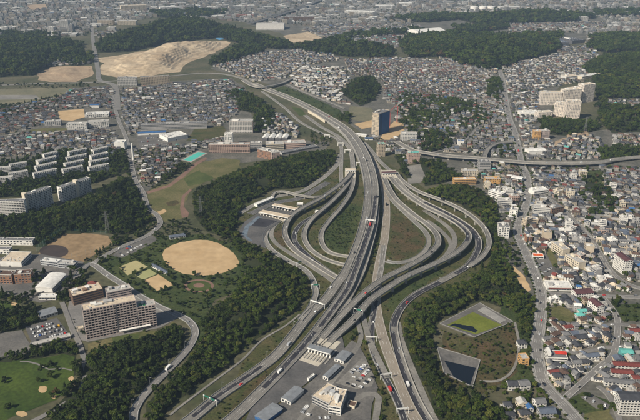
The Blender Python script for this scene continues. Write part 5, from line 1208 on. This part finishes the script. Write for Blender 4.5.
for (ln, wl, fl), L in mb.items():
    L.sort(key=lambda t: t[0])
    for i, (dd, h) in enumerate(L):
        ww = random.uniform(10, 16); dp = random.uniform(9, 13); r_ = h['r'] % math.pi; r_ = r_ if r_ < math.pi / 2 else r_ - math.pi
        c, s_ = math.cos(r_), math.sin(r_); a_ = (h['x'] - c * ww / 2 + s_ * dp / 2, h['y'] - s_ * ww / 2 - c * dp / 2); b_ = (a_[0] + c * ww, a_[1] + s_ * ww)
        building('town_block', '%s flat-roofed %s-storey block, %snearest to %s' % (wl, {3: 'three', 4: 'four', 5: 'five'}[fl], nth(i) if i else '', ln), 'building', PX(*a_), PX(*b_), dp, fl, wl, random.choice(['pale', 'grey', 'white', 'pale']), random.choice(['grid', 'balcony', 'strip']), random.choice(['grid', 'blank']), 3.0, 3.4, units=2, group='mid-rise blocks of the right-hand town')
ADJ = {'flat': 'flat roof', 'hip': 'hipped roof', 'gable': 'gable roof'}
for (ln, rc, rt), L in bins.items():
    L.sort(key=lambda t: t[0])
    for i, (dd, h) in enumerate(L):
        k = random.choice([0, 1, 2, 3, 4, 5, 0, 1, 2, 3]); ms = house_meshes(k, rt)
        root = empty('house', (h['x'], h['y'], 0), h['r'])
        lb = '%s house with %s %s, %sto %s' % ({'white': 'white', 'pale': 'pale', 'cream': 'cream', 'beige': 'beige', 'grey': 'grey', 'pink': 'pinkish'}[h['wc']], SWHITE[rc], ADJ[rt], (nth(i) + 'nearest ') if i else 'nearest ', ln)
        tag(root, lb, 'house', 'small houses of the right-hand town')
        s_ = (h['w'] / 8.6, h['d'] / 7.6, random.uniform(.92, 1.08))
        inst(ms[0], 'wall', root, sc=s_, mats=['wall_' + h['wc']]); inst(ms[1], 'roof', root, sc=s_, mats=['roof_' + rc])
        o = inst(ms[2], 'windows', root, sc=s_); o['kind'] = 'stuff'; inst(ms[4], 'door', root, sc=s_)
        if ms[3]: inst(ms[3], 'balcony', root, sc=s_, mats=['wall_' + h['wc']])

# ------------------------------------------------------------------ trees
def crown_mesh(name, seed, kind, m):
    r = np.random.default_rng(seed); b = MB()
    if kind == 'cone':
        lobes = [(r.normal(0, .25), r.normal(0, .25), 2.2 + 1.5 * i, 2.5 - .42 * i, 1.3) for i in range(6)]
    else:
        lobes = [(0, 0, 5.0, 2.8, 2.4)]
        for i in range(8):
            t = r.uniform(0, 6.28); q = r.uniform(1.4, 2.9); lobes.append((q * math.cos(t), q * math.sin(t), r.uniform(3.4, 6.8), r.uniform(1.2, 2.1), r.uniform(1.0, 1.7)))
    for (cx, cy, cz, rr, rz) in lobes:
        k = int(26 + 20 * rr)
        for i in range(k):
            d = r.normal(size=3); d /= np.linalg.norm(d)
            if d[2] < -.5: d[2] *= -.6
            q = r.uniform(.72, 1.06); p = np.array((cx + d[0] * rr * q, cy + d[1] * rr * q, cz + d[2] * rz * q))
            nn = d + r.normal(0, .45, 3); nn /= np.linalg.norm(nn)
            a = np.cross(nn, r.normal(size=3)); a /= np.linalg.norm(a); c = np.cross(nn, a); s_ = r.uniform(.42, .85)
            b.poly([p + a * s_, p + c * s_ * .8, p - a * s_ * .9, p - c * s_ * .7])
    return b, m
def trunk_geo(b, h=4.4, mi=0):
    b.tube((0, 0, -1.5), (.1, .05, h), .32, 6, mi, .16)
    for t in (0.3, 2.3, 4.3): b.tube((.08, .04, h * .62), (1.5 * math.cos(t), 1.5 * math.sin(t), h + .9), .13, 4, mi, .05)
mat_leaf('leaf_dark', (.013, .025, .003), (.034, .052, .007)); mat_leaf('leaf_mid', (.023, .042, .004), (.056, .078, .010))
mat_leaf('leaf_olive', (.038, .052, .007), (.084, .092, .015)); mat_leaf('leaf_rust', (.05, .036, .013), (.085, .052, .02))
PROTO = []; protoc = bpy.data.collections.new('tree_prototypes')
for i, (kd, m) in enumerate([('round', 'leaf_dark'), ('round', 'leaf_mid'), ('round', 'leaf_dark'), ('cone', 'leaf_dark'), ('round', 'leaf_olive'), ('round', 'leaf_mid'), ('round', 'leaf_rust')]):
    b, m = crown_mesh('crown', 100 + i, kd, m); cm = b.mesh('crown', m)
    t = MB(); trunk_geo(t); tm = t.mesh('trunk', 'trunk')
    trunk_geo(b, 4.4, 1); jm = b.mesh('tree_%d' % i, [m, 'trunk']); o = bpy.data.objects.new('tree_%d' % i, jm); protoc.objects.link(o)
    PROTO.append((cm, tm))
TREES = []     # x,y,z,scale,rot,proto,zone
def scatter(poly, sp, sz, zone, weights, keep=1.0, bits=3, px=True, zoff=0, rnd=.32):
    P = [G(u, v)[:2] for u, v in ext(poly)] if px else poly
    P = jag(P, sp * .55, sp * 1.6)
    xs = [p[0] for p in P]; ys = [p[1] for p in P]
    X, Y = np.meshgrid(np.arange(min(xs), max(xs), sp), np.arange(min(ys), max(ys), sp))
    X = (X + rng.uniform(-.45, .45, X.shape) * sp).ravel(); Y = (Y + rng.uniform(-.45, .45, Y.shape) * sp).ravel()
    ok = pip(P, X, Y) & (rng.uniform(size=X.shape) < keep); X, Y = X[ok], Y[ok]
    if not len(X): return
    ok = ~masked(X, Y, bits); X, Y = X[ok], Y[ok]
    if not len(X): return
    Z = ground_z(X, Y); S = sz * np.clip(rng.normal(1, rnd, len(X)), .5, 1.6); Rr = rng.uniform(0, 6.28, len(X)); K = rng.choice(7, size=len(X), p=np.array(weights) / sum(weights))
    for a in zip(X, Y, Z, S, Rr, K): TREES.append((*a, zone))
DK = [4, 3, 4, 2, .6, 3, .05]; MX = [2.5, 4, 2.5, 1, 2, 4, .15]; OL = [1, 2, 1, .3, 4, 3, .8]
ZL = {'hotel_wood': 'dark dense tree in the wood below the mauve slab block', 'central': 'dense tree in the big central wood left of the expressway', 'pond_wood': 'dense tree in the right-hand wood around the ponds',
      'slab_wood': 'dark tree in the wood below the apartment slabs', 'gym_trees': 'dark tree beside the bright curved-roof hall', 'lot_band': 'dark tree in the band between the car park and golf course',
      'school_band': 'dark tree in the band left of the pale blue roofed shed', 'park': 'small round tree on the park lawns around the sandy courts', 'golf': 'dark tree standing on the golf fairway', 'pond_scrub': 'low scattered tree on the dry grass round the ponds',
      'avenue_trees': 'small street tree lining the avenue', 'garden': 'garden tree between the houses', 'verge': 'bush on the interchange verge'}
for k, (poly, h, D, sp, sz) in F.items():
    scatter(poly, sp, sz * (sp / 6.4 if sp > 10 else 1.0) * (.62 if sp > 10 else 1), k, DK if k in ('hotel_wood', 'slab_wood', 'gym_trees', 'lot_band', 'school_band', 'slab_wood_back', 'knoll', 'cluster_trees', 'cluster_trees_left') else [1.6, 3.5, 1.6, .6, 3.6, 4, .25] if k in ('pond_wood', 'avenue_wood') else MX, bits=3)
park = [(95, 266), (118, 252), (150, 240), (162, 236), (200, 233), (240, 244), (248, 268), (240, 290), (215, 302), (205, 322), (204, 338), (197, 344), (198, 330), (188, 317), (150, 297), (118, 280)]
scatter(park, 7.5, .55, 'park', MX, .62)
scatter([(150, 226), (160, 224), (188, 218), (200, 232), (165, 238), (150, 238)], 7, .6, 'park', DK, .6)
scatter([(84, 262), (96, 250), (112, 245), (150, 235), (120, 252), (96, 266)], 6.5, .6, 'park', DK, .6)
for (u0, v0, u1, v1) in [(36, 372, 60, 366), (38, 385, 58, 373), (5, 355, 30, 352), (46, 398, 60, 396), (2, 383, 12, 380), (60, 392, 76, 380), (0, 412, 10, 408)]:
    scatter([(u0, v0 - 3), (u1, v1 - 3), (u1, v1 + 2), (u0, v0 + 3)], 6, .62, 'golf', DK, .75, bits=2)
scatter([(30, 347), (74, 339), (80, 350), (30, 352)], 6, .7, 'lot_band', DK, .8)
scatter([(100, 338), (158, 327), (176, 320), (184, 326), (160, 336), (110, 352), (90, 354)], 8, .42, 'park', MX, .3)
scatter([(440, 330), (475, 340), (512, 325), (532, 318), (534, 365), (512, 392), (478, 398), (440, 376)], 5.2, .4, 'pond_scrub', OL, .5)
scatter([(508, 268), (516, 275), (530, 296), (534, 345), (530, 372), (536, 384), (520, 376), (520, 330), (510, 300)], 6.5, .6, 'pond_scrub', MX, .55)
scatter([(500, 326), (532, 316), (533, 345), (524, 336), (512, 334)], 6, .6, 'pond_scrub', MX, .7)
scatter([(476, 386), (512, 378), (545, 386), (560, 406), (540, 400), (500, 396), (480, 392)], 6.5, .6, 'pond_scrub', MX, .6)
scatter([(565, 402), (583, 391), (612, 402), (616, 412), (585, 414)], 7, .55, 'garden', MX, .4, bits=2)
scatter([(586, 168), (602, 168), (606, 184), (598, 194), (586, 188)], 9, .7, 'garden', OL, .5, bits=2)
scatter([(586, 306), (614, 300), (640, 303), (640, 318), (612, 322), (590, 318)], 8, .6, 'garden', MX, .45, bits=2)
scatter([(502, 242), (512, 242), (520, 262), (530, 285), (520, 284), (508, 262)], 6, .7, 'pond_wood', MX, .7)
scatter([(108, 238), (130, 237), (146, 229), (154, 223), (159, 226), (140, 237), (116, 248)], 6.5, .8, 'slab_wood', DK, .85)
scatter([(306, 132), (322, 134), (332, 142), (326, 148), (312, 142)], 8, .7, 'verge', MX, .5)
scatter([(33, 272), (40, 270), (47, 272), (39, 286), (33, 291)], 6, .75, 'gym_trees', DK, .8, bits=2)
scatter([(0, 289), (30, 294), (34, 300), (18, 307), (0, 300)], 6, .75, 'gym_trees', DK, .7, bits=2)
scatter([(59, 303), (71, 299), (70, 312), (63, 314)], 6, .65, 'gym_trees', DK, .6)
scatter([(72, 318), (80, 326), (86, 342), (80, 342), (70, 328)], 6, .5, 'gym_trees', DK, .5, bits=2)
# tree-lined and garden greenery in the towns
for poly in RES:
    vv = np.mean([p[1] for p in poly]); sp = 7.5 if vv > 160 else 10 if vv > 50 else 24
    scatter(poly, sp, .56 if sp < 9 else .58 if sp < 20 else .9, 'garden', MX, .85 if vv > 160 else .5 if vv < 40 else .62, rnd=.35)
# interchange scrub
VG = [(240, 205), (300, 192), (340, 165), (380, 165), (400, 175), (440, 200), (488, 232), (486, 262), (440, 293), (405, 318), (398, 345), (430, 400), (440, 420), (190, 420), (250, 352), (308, 302), (300, 275), (240, 240)]
scatter(VG, 6.5, .22, 'verge', OL, .5, rnd=.4)
scatter([(324, 236), (334, 218), (350, 206), (360, 210), (348, 250), (330, 250)], 4.5, .28, 'verge', MX, .7, rnd=.4)
scatter([(376, 200), (381, 200), (382, 240), (372, 280), (368, 280), (376, 240)], 5, .4, 'verge', DK, .6)
scatter([(345, 340), (356, 330), (368, 345), (380, 375), (392, 405), (384, 420), (372, 420), (378, 390), (368, 360), (358, 345)], 5.5, .5, 'verge', DK, .6)
scatter([(262, 404), (280, 396), (300, 388), (300, 392), (268, 410)], 5, .35, 'verge', DK, .6)
scatter([(272, 90), (284, 86), (310, 96), (340, 110), (345, 116), (330, 119), (300, 102)], 11, .5, 'verge', OL, .4, bits=2)
scatter([(95, 84), (0, 84), (0, 90), (95, 88)], 14, .8, 'garden', DK, .6, bits=2)
scatter([(0, 112), (20, 104), (60, 96), (72, 90), (76, 92), (62, 100), (20, 116), (0, 122)], 9, .8, 'garden', DK, .8, bits=2)
scatter([(336, 120), (344, 112), (352, 116), (348, 124)], 8, 1, 'garden', DK, .9, bits=2)
ROW = []
R_ = ROADS['AV']; d = 5
while d < R_.L:
    for sg in (-1, 1):
        q, a = R_.at(d, sg * 8.8); u, v = PX(q.x, q.y, 0)
        if v > 150 and not masked(np.array([q.x]), np.array([q.y]), 2)[0]: TREES.append((q.x, q.y, 0, random.uniform(.32, .5), random.uniform(0, 6), random.choice([0, 1, 4, 5]), 'avenue_trees'))
    d += 9
cand = []
for i, t in enumerate(TREES):
    u, v = PX(t[0], t[1], t[2])
    if 2 < u < 638 and v < 419 and t[6] in ZL and t[3] > .3: cand.append((-(t[3] / (t[1])), i))
cand.sort(); pick = set(i for _, i in cand[:290])
for i in pick:
    x, y, z, s_, r, k, zone = TREES[i]
    root = empty('broadleaf_tree' if k != 3 else 'conifer_tree', (x, y, z), r); root.scale = (s_, s_, s_); lb = ZL[zone]
    if k == 3: lb = lb.replace('tree', 'conifer')
    if k == 6: lb = lb.replace('dense tree', 'rust-leaved tree').replace('dark tree', 'rust-leaved tree').replace('dark dense tree', 'rust-leaved tree')
    tag(root, lb, 'tree', lb + 's' if False else 'trees: ' + lb)
    inst(PROTO[k][1], 'trunk', root); inst(PROTO[k][0], 'crown', root)
# every other tree: one mass
rest = [t for i, t in enumerate(TREES) if i not in pick]
T_ = np.array([t[:6] for t in rest])
me = bpy.data.meshes.new('woodland'); me.from_pydata([tuple(p) for p in T_[:, :3]], [], [])
for nm, arr, ty in (('size', T_[:, 3], 'FLOAT'), ('turn', T_[:, 4], 'FLOAT'), ('which', T_[:, 5], 'INT')):
    a = me.attributes.new(nm, ty, 'POINT'); a.data.foreach_set('value', arr.astype(np.int32 if ty == 'INT' else np.float32))
wo = bpy.data.objects.new('woodland', me); col.objects.link(wo); tag(wo, 'mass of trees covering the hills, woods and gardens', 'trees', kind='stuff')
ng = bpy.data.node_groups.new('woodland', 'GeometryNodeTree')
ng.interface.new_socket('Geometry', in_out='INPUT', socket_type='NodeSocketGeometry'); ng.interface.new_socket('Geometry', in_out='OUTPUT', socket_type='NodeSocketGeometry')
N = ng.nodes; gi = N.new('NodeGroupInput'); go = N.new('NodeGroupOutput'); iop = N.new('GeometryNodeInstanceOnPoints'); ci = N.new('GeometryNodeCollectionInfo')
ci.inputs['Collection'].default_value = protoc; ci.inputs['Separate Children'].default_value = True; ci.inputs['Reset Children'].default_value = True
def na(nm, ty):
    n = N.new('GeometryNodeInputNamedAttribute'); n.data_type = ty; n.inputs['Name'].default_value = nm; return n
a1, a2, a3 = na('size', 'FLOAT'), na('turn', 'FLOAT'), na('which', 'INT'); cx = N.new('ShaderNodeCombineXYZ')
L = ng.links.new
L(gi.outputs[0], iop.inputs['Points']); L(ci.outputs[0], iop.inputs['Instance']); iop.inputs['Pick Instance'].default_value = True
L(a3.outputs['Attribute'], iop.inputs['Instance Index']); L(a2.outputs['Attribute'], cx.inputs[2]); L(cx.outputs[0], iop.inputs['Rotation']); L(a1.outputs['Attribute'], iop.inputs['Scale']); L(iop.outputs[0], go.inputs[0])
md = wo.modifiers.new('trees', 'NODES'); md.node_group = ng
print('houses', len(HOUSES), 'near', len(NEAR), 'trees', len(TREES))

# ------------------------------------------------------------------ vehicles
def car_mesh(kind):
    b = MB(); g_ = MB(); w_ = MB()
    L_, W_, Hh = {'car': (4.4, 1.75, 1.45), 'van': (4.8, 1.9, 2.0), 'truck': (8.5, 2.4, 3.2)}[kind]
    a, c = L_ / 2, W_ / 2
    if kind == 'car':
        prof = [(-a, .35), (-a, .85), (-a + .5, .95), (-a + 1.0, Hh - .03), (.35, Hh), (1.0, .95), (a - .15, .78), (a, .55), (a, .35)]
    elif kind == 'van':
        prof = [(-a, .35), (-a, 1.9), (-a + .2, Hh), (1.1, Hh), (1.75, 1.1), (a - .1, .95), (a, .6), (a, .35)]
    else:
        prof = [(-a, .7), (-a, Hh), (1.6, Hh), (1.6, 1.0), (1.8, 1.0), (1.8, 2.6), (3.5, 2.6), (a, 1.4), (a, .5), (1.6, .5), (1.6, .7)]
    n = len(b.v); k = len(prof)
    for y in (-c, c): b.v += [(x, y, z) for x, z in prof]
    for i in range(k): b.f.append((n + i, n + k + i, n + k + (i + 1) % k, n + (i + 1) % k)); b.m.append(0)
    for t in tessellate_polygon([[Vector((x, z, 0)) for x, z in prof]]): b.f += [tuple(n + q for q in t), tuple(n + k + q for q in t[::-1])]; b.m += [0, 0]
    if kind == 'car': gp = [((-a + .62, 1.0), (-a + 1.02, Hh - .1)), ((.95, 1.0), (.42, Hh - .08))]; side = [(-a + .75, 1.0), (-a + 1.1, Hh - .12), (.3, Hh - .1), (.8, 1.0)]
    elif kind == 'van': gp = [((-a - .0, 1.15), (-a + .02, 1.8)), ((1.7, 1.2), (1.18, Hh - .1))]; side = [(-a + .3, 1.15), (-a + .3, Hh - .2), (1.0, Hh - .2), (1.5, 1.15)]
    else: gp = [((3.95, 1.75), (3.55, 2.5))]; side = [(2.2, 1.6), (2.2, 2.4), (3.3, 2.4), (3.6, 1.6)]
    for (x0, z0), (x1, z1) in gp:
        o = .03 if x0 > 0 else -.03; g_.poly([(x0 + o, -c * .85, z0 + .02), (x0 + o, c * .85, z0 + .02), (x1 + o, c * .85, z1 + .02), (x1 + o, -c * .85, z1 + .02)])
    for y in (-c - .015, c + .015): g_.poly([(x, y, z) for x, z in side])
    w_.tube((0, -.12, 0), (0, .12, 0), .33 if kind != 'truck' else .5, 10)
    return b.mesh('body', 'paint_white'), g_.mesh('windows', 'glass'), w_.mesh('wheel', 'tyre'), a, c
CM = {k: car_mesh(k) for k in ('car', 'van', 'truck')}
def vehicle(kind, colr, x, y, z, rz, label, group):
    bm_, gm_, wm_, a, c = CM[kind]; root = empty({'car': 'car', 'van': 'van', 'truck': 'truck'}[kind], (x, y, z), rz); tag(root, label, kind, group)
    bo_ = inst(bm_, 'body', root, mats=['paint_' + colr]); inst(gm_, 'windows', bo_)
    rr = .33 if kind != 'truck' else .5
    for sx in (-.62, .62):
        for sy in (-1, 1): inst(wm_, 'wheel', root, loc=(a * sx, sy * (c - .1), rr))
def lot_rows(name, rows, z, group, full=.8, cols=None, ang=None):
    """rows: list of (p0,p1) pixel ends; cars stand side by side across each row"""
    cn = list(CARC); cw = cols or [.40, .25, .16, .03, .03, .02, .11]
    for j, (p0, p1) in enumerate(rows):
        a = Vector(G(*p0, z)); b_ = Vector(G(*p1, z)); d = b_ - a; n = int(d.length / 2.7); k = 0; rz = math.atan2(d.y, d.x) + math.pi / 2
        for i in range(n):
            if random.random() > full: continue
            q = a + d * ((i + .5) / n); cc = cn[rng.choice(7, p=np.array(cw) / sum(cw))]; kd = 'van' if random.random() < .2 else 'car'
            vehicle(kd, cc, q.x, q.y, z, rz + random.gauss(0, .03) + (math.pi if random.random() < .4 else 0), '%s %s, %sin the %srow of %s' % (cc, kd, nth1(k), nth1(j), name), group); k += 1
lz = RZ[0] + .03; RZ0 = .45
lot_rows('the left car park below the shed', [((30, 330), (57, 322.5)), ((32, 333.5), (60, 326)), ((34, 337), (63, 329.5)), ((36, 341), (66, 333))], RZ0, 'cars in the left car park', .72)
lot_rows('the lot behind the depot office', [((341, 384), (359, 365)), ((346, 386), (366, 364)), ((352, 387), (370, 369)), ((360, 388), (373, 377))], lz, 'cars behind the depot office', .62)
lot_rows('the bottom lot before the depot', [((299, 417), (309, 404)), ((306, 418), (313, 409)), ((315, 418.5), (330, 417.5))], lz - .1, 'cars before the depot', .7)
lot_rows('the park car park', [((116, 255), (134, 245)), ((122, 256), (142, 245))], RZ0, 'cars in the park car park', .3)
lot_rows('the town car park above the bottom grass', [((584, 398), (606, 407))], RZ0, 'cars in the small town car park', .5)
lot_rows('the shop car park by the avenue', [((536, 268), (547, 262)), ((541, 275), (551, 268))], RZ0, 'cars by the vermilion-roofed shop', .6)
lot_rows('the striped mall car park', [((140, 138.5), (164, 137.5)), ((141, 142), (164, 140.5)), ((142, 146), (164, 144))], RZ0, 'cars in the striped car park', .45)
def traffic(key, offs, ds, nm, trk=.18):
    R_ = ROADS[key]; k = 0
    for d in sorted(ds):
        off = random.choice(offs); q, a = R_.at(d * R_.L, off); r_ = random.random(); kd = 'truck' if r_ < trk else 'van' if r_ < trk + .15 else 'car'; cc = random.choice(['white', 'white', 'silver', 'black', 'grey', 'silver', 'white', 'white', 'black', 'red'])
        vehicle(kd, cc, q.x, q.y, q.z + .03, a + (math.pi if off > 0 and key in ('AV', 'S1', 'S2', 'M', 'M2', 'Q') else 0), '%s %s on %s, %sfrom its near end' % (cc, kd, nm, nth1(k)), 'traffic on ' + nm); k += 1
traffic('A', (-4, 0, 4), [.07, .12, .165, .2, .26, .33, .4, .47, .52, .6, .66], 'the left expressway carriageway')
traffic('B', (-4, 0, 4), [.08, .2, .31, .38, .46, .5, .58, .66, .72], 'the right expressway carriageway')
traffic('D', (-4, 0, 4), [.62, .7, .78], 'the tan expressway'); traffic('D2', (-2, 2), [.2, .3, .34, .5], 'the dark carriageway right of the depot'); traffic('R', (-2, 2), [.12, .2, .24, .33, .5, .62], 'the outer dark loop road')
traffic('G1', (-2, 2), [.1, .3, .55], 'the lower crossing viaduct'); traffic('G2', (-2, 2), [.2, .45], 'the upper crossing viaduct'); traffic('Fv', (-2, 2), [.3, .6], 'the outermost viaduct')
traffic('H3', (-2, 2), [.3, .6], 'the viaduct by the left toll plaza'); traffic('H4', (-2, 2), [.4, .75], 'the dark loop ramp'); traffic('A1', (-2, 2), [.25, .5], 'the outer left loop ramp')
traffic('AV', (-4.2, -1.6, 1.6, 4.2), list(np.linspace(.3, .97, 40) + rng.uniform(-.006, .006, 40)), 'the avenue', .08)
traffic('M', (-2, 2), [.25, .45, .52, .8], 'the hillside road', .05); traffic('M2', (-2, 2), [.05, .12, .3], 'the park road', .05)
traffic('S1', (-2, 2), [.1, .3, .6, .8], 'the side street', .05); traffic('S2', (-2, 2), [.2, .4, .6], 'the cross street', .05); traffic('V1', (-4, 0, 4), [.2, .35, .5, .6, .7], 'the town viaduct')
traffic('S4', (-1.6, 1.6), [.15, .25, .3, .45, .6], 'the street below the cross street', .05); traffic('S5', (-1.6, 1.6), [.1, .2, .35, .5, .65], 'the street right of the diner', .05)
traffic('Q', (-2, 2), [.3, .4, .5, .6, .7], 'the canal road', .05)

# ------------------------------------------------------------------ gantries, poles, pylons, nets
def near_d(key, u, v):
    R_ = ROADS[key]; k = min(range(len(R_.p)), key=lambda i: math.dist(PX(*R_.p[i]), (u, v))); return R_.s[k]
def gantry(label, key, uv, span, board, h=6.5):
    R_ = ROADS[key]; q, a = R_.at(near_d(key, *uv)); root = empty('sign_gantry', q, a); tag(root, label, 'sign gantry')
    for sy in (-span / 2, span / 2): b = MB(); b.tube((0, sy, 0), (0, sy, h + .8), .28, 6); b.build('post', 'steel_white', root)
    part_box(root, 'beam', 'steel_white', -.35, .35, -span / 2, span / 2, h, h + .8)
    for y0, y1, m in board: part_box(root, 'sign_board', m, -.55, -.37, y0, y1, h - .6, h + 1.5)
gantry('green-boarded sign gantry over the expressway at lower left', 'A', (211, 405), 18, [(-7, -1, 'sign_green'), (1, 7, 'sign_green')])
gantry('white sign gantry at the fork of the outer left loop', 'A', (317, 307), 22, [(-9, -2, 'steel_white'), (1, 9, 'steel_white')])
gantry('white sign gantry over the dark carriageway right of the depot, upper one', 'D2', (375.5, 341), 13, [(-5, 3, 'steel_white')])
gantry('white sign gantry over the dark carriageway right of the depot, middle one', 'D2', (384, 379), 13, [(-5, 3, 'steel_white')])
gantry('white sign gantry over the dark carriageway right of the depot, lowest one', 'D2', (402, 414), 13, [(-5, 3, 'steel_white')])
gantry('green sign gantry on the outer left loop ramp', 'A1', (316, 288), 11, [(-4, 3, 'sign_green')]); gantry('small green sign gantry farther up the outer left loop ramp', 'A1', (298, 266), 11, [(-4, 2, 'sign_green')])
gantry('sign gantry over the main viaduct near the green loop', 'B', (371, 224), 17, [(-6, 4, 'steel_white')])
gantry('green sign gantry where the lower crossing viaduct leaves the plaza', 'G1', (360, 316), 12, [(-4, 2, 'sign_green')])
pole = MB(); pole.tube((0, 0, 0), (0, 0, 9), .13, 6, r2=.09); pm = pole.mesh('pole', 'metal'); arm = MB(); arm.tube((0, 0, 8.9), (1.8, 0, 9.4), .07, 5); am = arm.mesh('arm', 'metal'); hd = MB(); hd.box(1.6, 2.5, -.16, .16, 9.3, 9.5); hm = hd.mesh('lamp_head', 'steel_white')
def lamps(key, ds, off, nm):
    R_ = ROADS[key]
    for i, d in enumerate(ds):
        q, a = R_.at(d * R_.L, off); root = empty('street_lamp', q, a + (-math.pi / 2 if off > 0 else math.pi / 2)); tag(root, '%sslender street lamp from the near end of %s' % (nth1(i), nm), 'street lamp', 'lamps along ' + nm)
        inst(pm, 'pole', root); ao_ = inst(am, 'arm', root); inst(hm, 'lamp_head', ao_)
lamps('A', np.linspace(.06, .5, 12), 6.4, 'the left expressway carriageway'); lamps('B', np.linspace(.08, .5, 12), -6.4, 'the right expressway carriageway')
lamps('AV', np.linspace(.45, .96, 16), 6.9, 'the avenue'); lamps('M', np.linspace(.12, .75, 10), 4.2, 'the hillside road'); lamps('R', np.linspace(.05, .6, 10), -5, 'the outer dark loop road')
def pylon(u, v, h, label):
    root = empty('transmission_pylon', G(u, v)); root.location.z = 4; tag(root, label, 'pylon'); b = MB(); w0, w1 = 3.2, .6
    for sx in (-1, 1):
        for sy in (-1, 1): b.tube((sx * w0, sy * w0, -6), (sx * w1, sy * w1, h), .2, 4)
    for k in range(9):
        t0, t1 = k / 9, (k + 1) / 9; a0, a1 = w0 + (w1 - w0) * t0, w0 + (w1 - w0) * t1
        for s1, s2 in (((-1, -1), (1, -1)), ((1, -1), (1, 1)), ((1, 1), (-1, 1)), ((-1, 1), (-1, -1))): b.tube((s1[0] * a0, s1[1] * a0, h * t0), (s2[0] * a1, s2[1] * a1, h * t1), .11, 3); b.tube((s2[0] * a0, s2[1] * a0, h * t0), (s1[0] * a1, s1[1] * a1, h * t1), .11, 3)
    b.build('lattice_body', 'pylon_steel', root)
    for k, z in enumerate((h * .72, h * .85, h * .97)): c = MB(); c.tube((-6 + k, 0, z), (6 - k, 0, z), .18, 4); c.tube((-6 + k, 0, z), (0, 0, z + 1.6), .1, 3); c.tube((6 - k, 0, z), (0, 0, z + 1.6), .1, 3); c.build('cross_arm', 'pylon_steel', root)
pylon(108, 233, 34, 'steel lattice pylon standing at the right end of the ball ground'); pylon(201, 216, 32, 'steel lattice pylon in the wood beside the meadow'); pylon(585, 132, 34, 'steel lattice pylon on the slope below the flats complex')
# ball ground nets
def net(label, pts, h):
    root = empty('ball_net', G(*pts[0])); tag(root, label, 'net'); o0 = Vector(root.location)
    for p, q in zip(pts[:-1], pts[1:]):
        a, c = Vector(G(*p)) - o0, Vector(G(*q)) - o0; d = c - a; n = max(1, int(d.length / 6))
        for i in range(n): t = MB(); e = a + d * i / n; t.tube(e, e + Vector((0, 0, h)), .12, 5); t.build('post', 'metal', root)
        m_ = MB()
        for k in range(int(h / 1.2) + 1): m_.tube(a + Vector((0, 0, k * 1.2)), c + Vector((0, 0, k * 1.2)), .07, 3)
        for i in range(int(d.length / 1.5)): e = a + d * (i * 1.5 / d.length); m_.tube(e, e + Vector((0, 0, h)), .05, 3)
        m_.build('mesh_panel', 'net', root, kind='stuff')
net('tall green net along the left side of the ball ground', [(37, 252), (50, 241), (65, 231.5)], 10); net('green net fence along the far side of the ball ground', [(65, 231.5), (90, 232), (108, 234.5)], 5)
for i in range(9):
    u = 63 + i * 4.6; v = 261 - i * 1.2
    root = empty('net_pole', G(u, v)); tag(root, '%stall slim pole from the left along the near ball ground edge' % nth1(i), 'pole', 'poles of the ball ground'); t = MB(); t.tube((0, 0, 0), (0, 0, 9), .14, 5); t.build('shaft', 'metal', root); t = MB(); t.box(-.3, .3, -.3, .3, 0, .4); t.build('footing', 'concrete', root)
root = empty('dome_hut', G(95.5, 362)); tag(root, 'small pale turquoise domed kiosk in the wood below the slab block', 'kiosk')
b = MB(); b.tube((0, 0, -1), (0, 0, 3), 3, 12); b.build('drum', 'wall_white', root); b = MB(); b.tube((0, 0, 3), (0, 0, 4.4), 3.2, 12, r2=1.9); b.tube((0, 0, 4.4), (0, 0, 5), 1.9, 12, r2=.3); b.build('dome', 'roof_teal', root)

# ------------------------------------------------------------------ haze
hb = MB(); hb.box(-9400, 9400, -1300, 12000, -2, 480); ho = hb.build('haze', 'ground', kind='stuff')
hm_ = bpy.data.materials.new('haze'); hm_.use_nodes = True; nt = hm_.node_tree; nt.nodes.clear()
out = nt.nodes.new('ShaderNodeOutputMaterial'); pv = nt.nodes.new('ShaderNodeVolumePrincipled'); pv.inputs['Color'].default_value = (.52, .72, 1, 1); pv.inputs['Density'].default_value = HAZE_D; pv.inputs['Anisotropy'].default_value = 0
nt.links.new(pv.outputs[0], out.inputs['Volume']); ho.data.materials.clear(); ho.data.materials.append(hm_); tag(ho, 'thin blue summer haze over the whole valley', 'haze')
